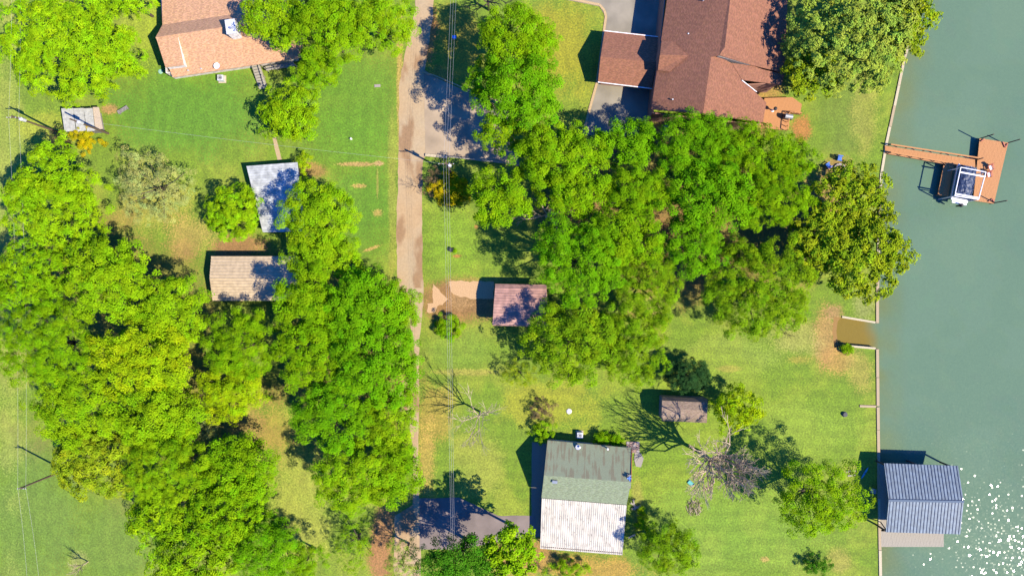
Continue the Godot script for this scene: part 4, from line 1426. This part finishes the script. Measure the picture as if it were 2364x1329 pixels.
# ------------------------------------------------------------------ shore, dock, boat
func make_shore():
	var runs := [
		["pale concrete seawall cap along the brown-roofed house's lawn", [[2112, -73], [2098, 100], [2085, 150], [2045, 340], [2035, 400]], 0.38],
		["seawall cap under the olive trees between dock and slip", [[2035, 400], [2029, 520], [2026, 670], [2026, 746]], 0.42],
		["pale concrete wall on the north side of the boat slip", [[1944, 731], [2022, 744]], 0.3],
		["pale concrete wall on the south side of the boat slip", [[1944, 797], [2022, 804]], 0.3],
		["pale seawall cap from the slip to the lot corner", [[2026, 805], [2027, 937]], 0.42],
		["short concrete return at the lot's south-east corner", [[1985, 937], [2023, 938]], 0.34],
		["pale seawall cap running past the boathouse to the bottom edge", [[2027, 939], [2030, 1150], [2033, 1329], [2036, 1402]], 0.42]]
	for r in runs:
		var c := at(r[1][0][0], r[1][0][1])
		var t := thing("seawall", r[0], "seawall", c, "seawall along the lake")
		for i in r[1].size() - 1:
			var a := at(r[1][i][0], r[1][i][1])
			var b := at(r[1][i + 1][0], r[1][i + 1][1])
			# cast in blocks of about three metres with open joints
			var blocks := maxi(1, int(a.distance_to(b) / 3.1))
			for k in blocks:
				var u := a.lerp(b, (k + 0.008) / blocks)
				var v := a.lerp(b, (k + 0.992) / blocks)
				var w := Vector3(rng.randf_range(-0.025, 0.025), 0.07 + rng.randf_range(-0.015, 0.015), 0)
				part(t, "cap", bar_shape(u + w, v + w, r[2], 0.14), [M.concrete, M.concrete_worn, M.concrete_pale][rng.randi_range(0, 2)])
			part(t, "face", bar_shape(a + Vector3(0.02, -0.7, 0), b + Vector3(0.02, -0.7, 0), r[2] * 0.7, 1.4 + 0.003 * i), M.grey_wall)
	# muddy back edge of the slip
	var sh := Shape.new()
	sh.slab(lift(pts([[1946, 733], [1930, 730], [1920, 765], [1930, 805], [1946, 797], [1938, 790], [1935, 765], [1938, 742]]), -0.45), 0.5)
	structure("slip_bank", sh, mat(base(190, 150, 96), 0.95, tex.fine, 1.5))

func pole_post(t: Node3D, e: float, s: float, top: float, r := 0.09, low := -1.6):
	var c := at(e, s, 0.25)
	var sh := Shape.new()
	sh.tube([Vector3(c.x, low, c.z), Vector3(c.x, top, c.z)], [r, r * 0.9], 8)
	part(t, "post", sh, M.post_wood)

func make_dock():
	var t := thing("dock", "orange wooden L-shaped dock reaching into the lake at the upper right", "dock", at(2200, 380, WATER))
	var y := 0.25
	planks(t, [[2044, 336], [2252, 368], [2253, 388], [2180, 378], [2045, 354]], y, M.orange_wood, 0.2, 0.15)
	planks(t, [[2263, 319], [2329, 329], [2296, 470], [2248, 463]], y, M.orange_wood, 0.2, 0.18)
	planks(t, [[2180, 379], [2203, 382], [2190, 453], [2166, 449]], y, M.orange_wood, 0.2, 0.18)
	for q in [[[2050, 336], [2252, 367]], [[2050, 354], [2180, 377]]]:
		var a := at(q[0][0], q[0][1], y)
		var b := at(q[1][0], q[1][1], y)
		var n := 6
		var r := part(t, "railing", bar_shape(a + Vector3(0, 0.95, 0), b + Vector3(0, 0.95, 0), 0.2, 0.05), M.rail_wood)
		for k in n:
			var p := a.lerp(b, k / float(n - 1))
			var sh := Shape.new()
			sh.box(Transform3D(Basis(), p + Vector3(0, 0.46, 0)), Vector3(0.1, 0.94, 0.1))
			part(r, "post", sh, M.old_wood)
	for p in [[2266, 319, 3.0], [2330, 329, 2.6], [2297, 468, 2.9], [2258, 368, 1.5], [2168, 449, 0.5], [2182, 380, 0.5], [2250, 462, 0.5]]:
		pole_post(t, p[0], p[1], p[2])
	for q in [[[2266, 326], [2274, 320]], [[2316, 327], [2322, 340]], [[2322, 340], [2328, 331]], [[2283, 465], [2293, 459]], [[2293, 459], [2296, 467]]]:
		part(t, "corner_cleat", bar_shape(at(q[0][0], q[0][1], y + 0.12), at(q[1][0], q[1][1], y + 0.12), 0.12, 0.14), M.red_wood)
	# white lift frame
	t = thing("boat_lift", "white metal boat lift frame standing over the covered boat", "boat lift", at(2225, 425, WATER))
	var top := 3.2
	var cs := [[2219, 386], [2277, 397], [2260, 460], [2205, 452]]
	for i in 4:
		var a := at(cs[i][0], cs[i][1], top)
		var b := at(cs[(i + 1) % 4][0], cs[(i + 1) % 4][1], top)
		part(t, "beam", bar_shape(a, b, 0.1, 0.14 + 0.004 * i), M.boat_white)
		var sh := Shape.new()
		sh.box(Transform3D(Basis(), Vector3(a.x, 0.6, a.z)), Vector3(0.14, 5.0, 0.14))
		part(t, "post", sh, M.ceramic)
	for q in [[[2216, 397], [2276, 408]], [[2206, 447], [2261, 457]]]:
		part(t, "cross_beam", bar_shape(at(q[0][0], q[0][1], top + 0.16), at(q[1][0], q[1][1], top + 0.16), 0.2, 0.14), M.boat_white)
	# the boat
	make_boat()
	# chairs on the dock
	deck_chair(2284, 388, 0.3, "upper of two red and white chairs on the dock")
	deck_chair(2280, 404, 0.15, "lower of two red and white chairs on the dock")

func make_boat():
	var c := at(2224, 425, 1.3)
	var t := thing("pontoon_boat", "pontoon boat under a dark blue cover on the lift", "boat", Vector3(c.x, 0.0, c.z))
	var bas := Basis(Vector3.UP, -0.2)
	var w := func(x: float, y: float, z: float): return c + bas * Vector3(x, y, z)
	for s in [-1.0, 1.0]:
		var sh := Shape.new()
		sh.tube([w.call(s * 0.95, -0.35, -3.0), w.call(s * 0.95, -0.42, -2.6), w.call(s * 0.95, -0.42, 2.3), w.call(s * 0.95, -0.42, 2.4)], [0.06, 0.3, 0.3, 0.2], 12)
		part(t, "pontoon", sh, M.metal)
	var dk := Shape.new()
	dk.box(Transform3D(bas, w.call(0, -0.05, -0.1)), Vector3(2.5, 0.14, 5.4))
	part(t, "deck", dk, M.boat_white)
	var sd := Shape.new()
	for s in [-1.0, 1.0]:
		sd.box(Transform3D(bas, w.call(s * 1.2, 0.33, -0.2)), Vector3(0.05, 0.6, 4.7))
	sd.box(Transform3D(bas, w.call(0, 0.33, -2.58)), Vector3(2.4, 0.6, 0.05))
	sd.box(Transform3D(bas, w.call(0, 0.33, 2.18)), Vector3(2.4, 0.6, 0.05))
	part(t, "side_fence", sd, M.boat_side)
	# draped cover: lumpy sheet held up along the middle
	var cv := Shape.new()
	var f := noise(91, 0.5, 3)
	var nx := 14
	var nz := 26
	var g := []
	for j in nz + 1:
		var row := []
		for i in nx + 1:
			var u := i / float(nx) * 2.0 - 1.0
			var v := j / float(nz) * 2.0 - 1.0
			var edge := maxf(absf(u), absf(v))
			var yy := 0.78 + 0.5 * (1.0 - u * u) * (1.0 - 0.4 * v * v) + 0.16 * f.get_noise_2d(u * 4.0, v * 7.0)
			if edge > 0.95:
				yy = 0.42
			var taper := 1.0 - 0.16 * smoothstep(0.55, 1.0, -v)
			row.append(w.call(u * 1.3 * taper, yy, v * 2.5 - 0.2))
		g.append(row)
	for j in nz:
		for i in nx:
			cv.quad(g[j][i], g[j][i + 1], g[j + 1][i + 1], g[j + 1][i])
	part(t, "cover", cv, M.boat_cover)
	var pl := Shape.new()
	pl.box(Transform3D(bas, w.call(0.0, 0.02, 2.75)), Vector3(2.2, 0.1, 0.55))
	part(t, "swim_platform", pl, M.boat_white)
	var mo := Shape.new()
	mo.lathe(w.call(0.1, 0.1, 3.25), [Vector2(0.0, 0.72), Vector2(0.16, 0.7), Vector2(0.26, 0.55), Vector2(0.27, 0.2), Vector2(0.16, 0.02), Vector2(0.1, -0.8), Vector2(0.0, -0.82)], 12)
	part(t, "outboard_motor", mo, M.black)
	mo = Shape.new()
	mo.box(Transform3D(bas, w.call(0.1, 0.05, 2.98)), Vector3(0.3, 0.4, 0.16))
	part(t, "motor_bracket", mo, M.boat_white)

func deck_chair(e: float, s: float, turn: float, label: String):
	chair(e, s, 0.25, turn, label, M.red_wood, M.boat_white, "red and white dock chairs")

func chair(e: float, s: float, y: float, turn: float, label: String, m: Material, m2: Material, group: String):
	var c := at(e, s, y)
	var t := thing("garden_chair", label, "chair", c, group)
	var b := Basis(Vector3.UP, turn)
	for k in 4:
		var sh := Shape.new()
		sh.box(Transform3D(b * Basis(Vector3.RIGHT, 0.12), c + b * Vector3(0, 0.36, -0.22 + k * 0.15)), Vector3(0.56, 0.03, 0.13))
		part(t, "seat_slat", sh, m2)
	for k in 5:
		var sh := Shape.new()
		sh.box(Transform3D(b * Basis(Vector3.RIGHT, -0.35), c + b * Vector3(-0.24 + k * 0.12, 0.68, -0.42)), Vector3(0.1, 0.75 + 0.06 * (2 - absi(k - 2)), 0.03))
		part(t, "back_slat", sh, m)
	for q in [-1.0, 1.0]:
		var sh := Shape.new()
		sh.box(Transform3D(b, c + b * Vector3(q * 0.36, 0.58, 0)), Vector3(0.14, 0.03, 0.75))
		part(t, "armrest", sh, m)
		for z in [-0.3, 0.32]:
			sh = Shape.new()
			sh.box(Transform3D(b, c + b * Vector3(q * 0.33, 0.28, z)), Vector3(0.05, 0.57, 0.1))
			part(t, "leg", sh, m)

# ------------------------------------------------------------------ poles and wires
func utility_pole(e: float, s: float, high: float, label: String, arm: float, cans: int):
	var c := at(e, s)
	var t := thing("utility_pole", label, "utility pole", c, "wooden utility poles")
	var sh := Shape.new()
	sh.tube([c + Vector3(0, -0.1, 0), c + Vector3(0, high, 0)], [0.17, 0.11], 10)
	part(t, "pole", sh, M.post_wood)
	if arm > 0.0:
		part(t, "crossarm", bar_shape(c + Vector3(-arm, high - 0.4, 0.13), c + Vector3(arm, high - 0.4, 0.13), 0.1, 0.12), M.post_wood)
		for x in [-0.92, -0.4, 0.4, 0.92]:
			sh = Shape.new()
			sh.lathe(c + Vector3(x * arm, high - 0.34, 0.13), [Vector2(0.05, 0.0), Vector2(0.07, 0.06), Vector2(0.03, 0.18), Vector2(0.0, 0.2)], 8)
			part(t, "insulator", sh, M.ceramic)
	for k in cans:
		sh = Shape.new()
		sh.lathe(c + Vector3(0.38 - 0.76 * k, high - 2.1, 0.1), [Vector2(0.0, 0.0), Vector2(0.24, 0.02), Vector2(0.26, 0.85), Vector2(0.2, 0.95), Vector2(0.0, 1.0)], 12)
		part(t, "transformer", sh, M.ceramic)

func wire(a: Vector3, b: Vector3, sag: float, label: String, r := 0.022):
	var t := thing("power_line", label, "power line", a, "overhead wires")
	var p := []
	var rr := []
	for i in 25:
		var k := i / 24.0
		p.append(a.lerp(b, k) + Vector3(0, -sag * 4.0 * k * (1.0 - k), 0))
		rr.append(r)
	var sh := Shape.new()
	sh.tube(p, rr, 4, false)
	part(t, "wire", sh, M.wire)

func make_poles():
	utility_pole(132, 304, 9.6, "pole with transformer and crossarm beside the white slab roof, leftmost", 0.9, 1)
	utility_pole(249, 308, 9.0, "pole right of the golden bush, its shadow across the white slab roof", 0.0, 1)
	utility_pole(1043, 401, 9.4, "pole with transformer at the road corner of the lot", 1.1, 1)
	utility_pole(148, 1085, 9.4, "plain pole on the open lawn at the lower left", 0.6, 0)
	var hub := at(1043, 401) + Vector3(0, 9.0, 0)
	var names := ["westernmost", "middle", "easternmost"]
	for k in 3:
		var dx := (k - 1) * 0.36
		wire(Vector3(hub.x + dx, 9.0, hub.z + 0.1), at(1058, -300, 9.0) + Vector3(dx, 0, 0), 0.5, names[k] + " wire running north from the corner pole over the parking pad", 0.009)
		wire(Vector3(hub.x + dx, 9.0, hub.z + 0.1), at(1050, 1600, 9.0) + Vector3(dx * 0.5, 0, 0), 0.6, names[k] + " wire running south from the corner pole past the carport", 0.009)
	var a := at(132, 304) + Vector3(0, 9.2, 0.1)
	var b := at(148, 1085) + Vector3(0, 9.1, 0.1)
	for k in 2:
		var dx := -0.7 + 1.4 * k
		var which: String = ["left", "right"][k]
		wire(a + Vector3(dx, 0, 0), at(24 + k * 16, -300, 9.2), 0.4, which + " wire going up to the top left corner from the leftmost pole", 0.009)
		wire(a + Vector3(dx, 0, 0), b + Vector3(dx * 0.8, 0, 0), 0.6, which + " wire down the left edge between the two western poles", 0.009)
		wire(b + Vector3(dx * 0.8, 0, 0), at(70 + k * 34, 1500, 9.1), 0.4, which + " wire from the lower left pole to the bottom edge", 0.009)
	wire(at(249, 308) + Vector3(0, 8.6, 0), hub + Vector3(0, -0.6, 0), 1.2, "long service wire crossing the lawn from the western pole to the corner pole", 0.009)

# ------------------------------------------------------------------ small things
func make_small():
	chair(1937, 366, 0.0, 1.4, "uppermost of three blue garden chairs by the fire pit", M.chair_blue, M.chair_blue, "blue chairs at the fire pit")
	chair(1911, 383, 0.0, 2.2, "westernmost of three blue garden chairs by the fire pit", M.chair_blue, M.chair_blue, "blue chairs at the fire pit")
	chair(1931, 421, 0.0, 0.4, "lowest of three blue garden chairs, half under the olive tree", M.chair_blue, M.chair_blue, "blue chairs at the fire pit")
	var c := at(1938, 391)
	var t := thing("fire_pit", "round ring of stones between the blue chairs", "fire pit", c)
	for k in 12:
		var a := TAU * k / 12.0
		var sh := Shape.new()
		sh.box(Transform3D(Basis(Vector3.UP, -a), c + Vector3(cos(a) * 0.75, 0.14, sin(a) * 0.75)), Vector3(0.28, 0.3, 0.37))
		part(t, "stone", sh, M.stone)
	# deck furniture
	c = at(1816, 272, 0.9)
	t = thing("grill", "grey lidded barbecue grill on the orange deck", "grill", c)
	var sh := Shape.new()
	sh.box(Transform3D(Basis(Vector3.UP, -0.15), c + Vector3(0, 0.45, 0)), Vector3(1.3, 0.88, 0.6))
	part(t, "cabinet", sh, M.dark_metal)
	sh = Shape.new()
	var bs := Basis(Vector3.UP, -0.15)
	var prev := []
	for k in 9:
		var a := PI * k / 8.0
		var o := Vector3(0, sin(a) * 0.34, -cos(a) * 0.34)
		var p := c + Vector3(0, 0.9, 0) + bs * (o + Vector3(-0.55, 0, 0))
		var q := c + Vector3(0, 0.9, 0) + bs * (o + Vector3(0.55, 0, 0))
		if prev:
			sh.quad(prev[0], prev[1], q, p)
			sh.tri(p, prev[0], c + Vector3(0, 0.9, 0) + bs * Vector3(-0.55, 0, 0))
			sh.tri(q, prev[1], c + Vector3(0, 0.9, 0) + bs * Vector3(0.55, 0, 0))
		prev = [p, q]
	part(t, "lid", sh, mat(Color(0.3, 0.31, 0.32), 0.4, null, 1, 0.3))
	c = at(1784, 255, 0.9)
	t = thing("pedestal", "white pedestal with a dark bowl on the orange deck", "pedestal", c)
	sh = Shape.new()
	sh.lathe(c, [Vector2(0.24, 0.0), Vector2(0.2, 0.06), Vector2(0.1, 0.2), Vector2(0.09, 0.75), Vector2(0.2, 0.95), Vector2(0.0, 0.97)], 12)
	part(t, "column", sh, M.boat_white)
	sh = Shape.new()
	sh.lathe(c + Vector3(0, 0.96, 0), [Vector2(0.1, 0.0), Vector2(0.28, 0.16), Vector2(0.26, 0.3), Vector2(0.12, 0.42), Vector2(0.0, 0.44)], 12)
	part(t, "bowl", sh, M.black)
	c = at(1535, 299)
	t = thing("wheeled_bin", "teal wheeled bin behind the brown-roofed house's south-west corner", "bin", c)
	sh = Shape.new()
	sh.box(Transform3D(Basis(Vector3.UP, 0.2), c + Vector3(0, 0.5, 0)), Vector3(0.62, 0.98, 0.7))
	part(t, "body", sh, M.bin_green)
	sh = Shape.new()
	sh.box(Transform3D(Basis(Vector3.UP, 0.2) * Basis(Vector3.RIGHT, 0.08), c + Vector3(0, 1.03, 0)), Vector3(0.7, 0.07, 0.8))
	part(t, "lid", sh, M.teal)
	# brush pile
	c = at(1602, 1170)
	t = thing("brush_pile", "round pile of brown branches on the lawn right of the house", "brush pile", c)
	rng.seed = 88
	for k in 90:
		var a := rng.randf() * TAU
		var q := sqrt(rng.randf()) * 1.15
		var p := c + Vector3(cos(a) * q, 0.05 + 0.65 * (1.0 - q * q * 0.6) * rng.randf(), sin(a) * q)
		var d := Vector3(rng.randfn(), rng.randfn() * 0.25, rng.randfn()).normalized() * rng.randf_range(0.25, 0.6)
		sh = Shape.new()
		sh.tube([p - d, p + d * 0.2, p + d], [0.03, 0.026, 0.015], 5)
		for i in sh.v.size():
			sh.v[i].y = maxf(sh.v[i].y, 0.01)
		part(t, "stick", sh, M.pale_bark if k % 3 else M.bark)
	c = at(1595, 1115)
	t = thing("plastic_sled", "small teal plastic tub lying on the lawn above the brush pile", "tub", c)
	sh = Shape.new()
	sh.box(Transform3D(Basis(Vector3.UP, -0.75), c + Vector3(0, 0.04, 0)), Vector3(0.95, 0.06, 0.55))
	part(t, "floor", sh, M.teal)
	for q in [[Vector3(0.47, 0.12, 0), Vector3(0.05, 0.2, 0.6)], [Vector3(-0.47, 0.12, 0), Vector3(0.05, 0.2, 0.6)], [Vector3(0, 0.12, 0.28), Vector3(0.88, 0.2, 0.05)], [Vector3(0, 0.12, -0.28), Vector3(0.88, 0.2, 0.05)]]:
		sh = Shape.new()
		sh.box(Transform3D(Basis(Vector3.UP, -0.75), c + Basis(Vector3.UP, -0.75) * q[0]), q[1])
		part(t, "side", sh, M.teal)
	# stump near the seawall
	c = at(1950, 956)
	t = thing("stump", "dark grey stump on the lawn near the lot's lake corner", "stump", c)
	sh = Shape.new()
	sh.lathe(c, [Vector2(0.5, -0.05), Vector2(0.36, 0.1), Vector2(0.33, 0.4), Vector2(0.0, 0.42)], 11)
	part(t, "wood", sh, mat(Color(0.07, 0.07, 0.07), 0.9, tex.fine, 0.6))
	# planter by the wires
	c = at(1042, 577)
	t = thing("flower_pot", "black pot with a small green plant on the lot's lawn", "planter", c)
	sh = Shape.new()
	sh.lathe(c, [Vector2(0.24, 0.0), Vector2(0.36, 0.5), Vector2(0.33, 0.5), Vector2(0.28, 0.4), Vector2(0.0, 0.4)], 12)
	part(t, "pot", sh, M.black)
	var pl := []
	for k in 14:
		var a := k * 2.4
		pl.append([c + Vector3(cos(a) * 0.2 + 0.5, 0.35 + 0.1 * sin(k * 1.3), sin(a) * 0.2 + 0.1), Vector3(cos(a), 1, sin(a)), 0.4, LEAF.mid])
	origin[t] = c
	foliage(t, "broad", pl)
	# bench
	c = at(286, 255)
	t = thing("bench", "dark weathered bench on the lawn beside the flat-roofed shed", "bench", c)
	for k in 3:
		sh = Shape.new()
		sh.box(Transform3D(Basis(Vector3.UP, 0.55), c + Basis(Vector3.UP, 0.55) * Vector3(0, 0.45, -0.2 + k * 0.2)), Vector3(1.7, 0.05, 0.17))
		part(t, "seat_slat", sh, M.grey_wall)
	for s in [-1.0, 1.0]:
		sh = Shape.new()
		sh.box(Transform3D(Basis(Vector3.UP, 0.55), c + Basis(Vector3.UP, 0.55) * Vector3(s * 0.7, 0.21, 0)), Vector3(0.1, 0.43, 0.5))
		part(t, "leg", sh, M.grey_wall)
	# lids and stones
	c = at(370, 165)
	t = thing("well_cover", "pale green round cover in the grass by the salmon roof's corner", "cover", c)
	sh = Shape.new()
	sh.lathe(c, [Vector2(0.36, 0.0), Vector2(0.36, 0.06), Vector2(0.3, 0.1), Vector2(0.0, 0.12)], 16)
	part(t, "lid", sh, mat(Color(0.2, 0.36, 0.26), 0.7))
	c = at(811, 321)
	t = thing("sprinkler_head", "small white post in the middle of the western lawn", "post", c)
	sh = Shape.new()
	sh.lathe(c, [Vector2(0.14, 0.0), Vector2(0.12, 0.4), Vector2(0.16, 0.42), Vector2(0.0, 0.5)], 10)
	part(t, "cap", sh, M.white)
	c = at(871, 198)
	t = thing("stepping_stone", "flat pale stone slab in the lawn near the road", "stone", c)
	sh = Shape.new()
	sh.box(Transform3D(Basis(Vector3.UP, 0.05), c + Vector3(0, 0.03, 0)), Vector3(0.9, 0.07, 0.4))
	part(t, "slab", sh, M.stone)
	c = at(1314, 949)
	t = thing("white_rock", "white rock on the lawn north of the green-roofed house", "rock", c)
	sh = Shape.new()
	sh.lathe(c, [Vector2(0.4, -0.02), Vector2(0.42, 0.08), Vector2(0.24, 0.17), Vector2(0.0, 0.19)], 7)
	part(t, "rock", sh, M.white)
	c = at(1050, 92)
	t = thing("blue_box", "bright blue box on a post in the shade by the road", "mailbox", c)
	sh = Shape.new()
	sh.box(Transform3D(Basis(), c + Vector3(0, 0.45, 0)), Vector3(0.1, 0.9, 0.1))
	part(t, "post", sh, M.post_wood)
	sh = Shape.new()
	sh.box(Transform3D(Basis(), c + Vector3(0, 1.1, 0)), Vector3(0.55, 0.42, 0.42))
	part(t, "box", sh, mat(Color(0.02, 0.3, 0.75), 0.5))
	# low wall and fence south of the parking pad
	t = thing("low_wall", "short pale concrete wall at the south edge of the parking pad", "wall", at(1008, 360))
	part(t, "block", bar_shape(at(982, 358) + Vector3(0, 0.15, 0), at(1033, 363) + Vector3(0, 0.15, 0), 0.4, 0.3), M.concrete)
	t = thing("fence", "grey rail fence from the low wall toward the trees", "fence", at(1092, 370))
	for y in [0.5, 1.0]:
		part(t, "rail", bar_shape(at(1038, 364) + Vector3(0, y, 0), at(1160, 377) + Vector3(0, y, 0), 0.07, 0.1), M.grey_wood)
	for k in 6:
		var p := at(1038, 364).lerp(at(1160, 377), k / 5.0)
		sh = Shape.new()
		sh.box(Transform3D(Basis(), p + Vector3(0, 0.55, 0)), Vector3(0.1, 1.12, 0.1))
		part(t, "post", sh, M.grey_wood)
	# boards lying by the boathouse
	var said := ["upper grey plank on the grass beside the boathouse's shadow", "lower grey plank on the grass beside the boathouse's shadow"]
	for k in 2:
		var a := at(1954 + k * 4, 1089 + k * 9)
		var b := at(1976, 1086 + k * 10)
		t = thing("plank", said[k], "plank", a, "planks by the boathouse")
		part(t, "board", bar_shape(a + Vector3(0, 0.04, 0), b + Vector3(0, 0.04, 0), 0.22, 0.06), M.grey_wood)
	c = at(1996, 1092)
	t = thing("kayak", "narrow blue kayak on the grass in the boathouse's shadow", "kayak", c)
	sh = Shape.new()
	var p0 := at(1988, 1104) + Vector3(0, 0.16, 0)
	var p1 := at(2004, 1078) + Vector3(0, 0.16, 0)
	sh.tube([p0, p0.lerp(p1, 0.2), p0.lerp(p1, 0.5), p0.lerp(p1, 0.8), p1], [0.03, 0.13, 0.16, 0.13, 0.03], 10)
	part(t, "hull", sh, mat(Color(0.03, 0.24, 0.36), 0.4))
	sh = Shape.new()
	var mid := p0.lerp(p1, 0.5)
	sh.lathe(mid + Vector3(0, 0.13, 0), [Vector2(0.12, 0.0), Vector2(0.13, 0.06), Vector2(0.09, 0.06), Vector2(0.08, 0.0)], 12)
	part(t, "cockpit_rim", sh, M.black)
	c = at(2020, 1132)
	t = thing("utility_box", "small grey box at the seawall beside the boathouse", "box", c)
	sh = Shape.new()
	sh.box(Transform3D(Basis(), c + Vector3(-0.35, 0.3, 0)), Vector3(0.5, 0.6, 0.6))
	part(t, "cabinet", sh, M.ceramic)
	sh = Shape.new()
	sh.box(Transform3D(Basis(), c + Vector3(-0.35, 0.62, 0)), Vector3(0.56, 0.05, 0.66))
	part(t, "lid", sh, M.metal)

# ------------------------------------------------------------------ scene
func _ready():
	rng.seed = 1
	var cam := Camera3D.new()
	cam.name = "camera"
	add_child(cam)
	cam.position = Vector3(0, FLY, 0)
	cam.rotation = Vector3(-PI / 2, 0, 0)
	cam.fov = rad_to_deg(2.0 * atan(664.5 * UNIT / FLY))
	cam.near = 0.5
	cam.far = 3000.0
	cam.current = true
	var we := WorldEnvironment.new()
	var env := Environment.new()
	env.background_mode = Environment.BG_SKY
	var sky := Sky.new()
	var sm := ProceduralSkyMaterial.new()
	sm.sky_top_color = Color(0.12, 0.37, 0.76)
	sm.sky_horizon_color = Color(0.3, 0.5, 0.74)
	sm.sky_curve = 0.12
	sm.ground_bottom_color = Color(0.2, 0.26, 0.1)
	sm.ground_horizon_color = Color(0.36, 0.46, 0.5)
	sm.sky_energy_multiplier = 1.0
	sky.sky_material = sm
	env.sky = sky
	env.tonemap_mode = Environment.TONE_MAPPER_LINEAR
	env.tonemap_exposure = 2.2
	env.sdfgi_enabled = true
	env.ssao_enabled = true
	env.ssil_enabled = true
	we.environment = env
	add_child(we)
	var sun := DirectionalLight3D.new()
	sun.name = "sun"
	sun.light_energy = 1.45
	sun.light_color = Color(1.0, 0.955, 0.88)
	sun.light_angular_distance = 0.5
	sun.shadow_enabled = true
	add_child(sun)
	var el := deg_to_rad(49.5)
	var az := deg_to_rad(27.5)
	sun.look_at_from_position(Vector3.ZERO, Vector3(-cos(az) * cos(el), -sin(el), -sin(az) * cos(el)), Vector3.UP)

	make_materials()
	make_ground()
	make_water()
	make_roads()
	make_shore()
	make_buildings()
	make_sprays()
	make_trees()
	make_dock()
	make_poles()
	make_small()
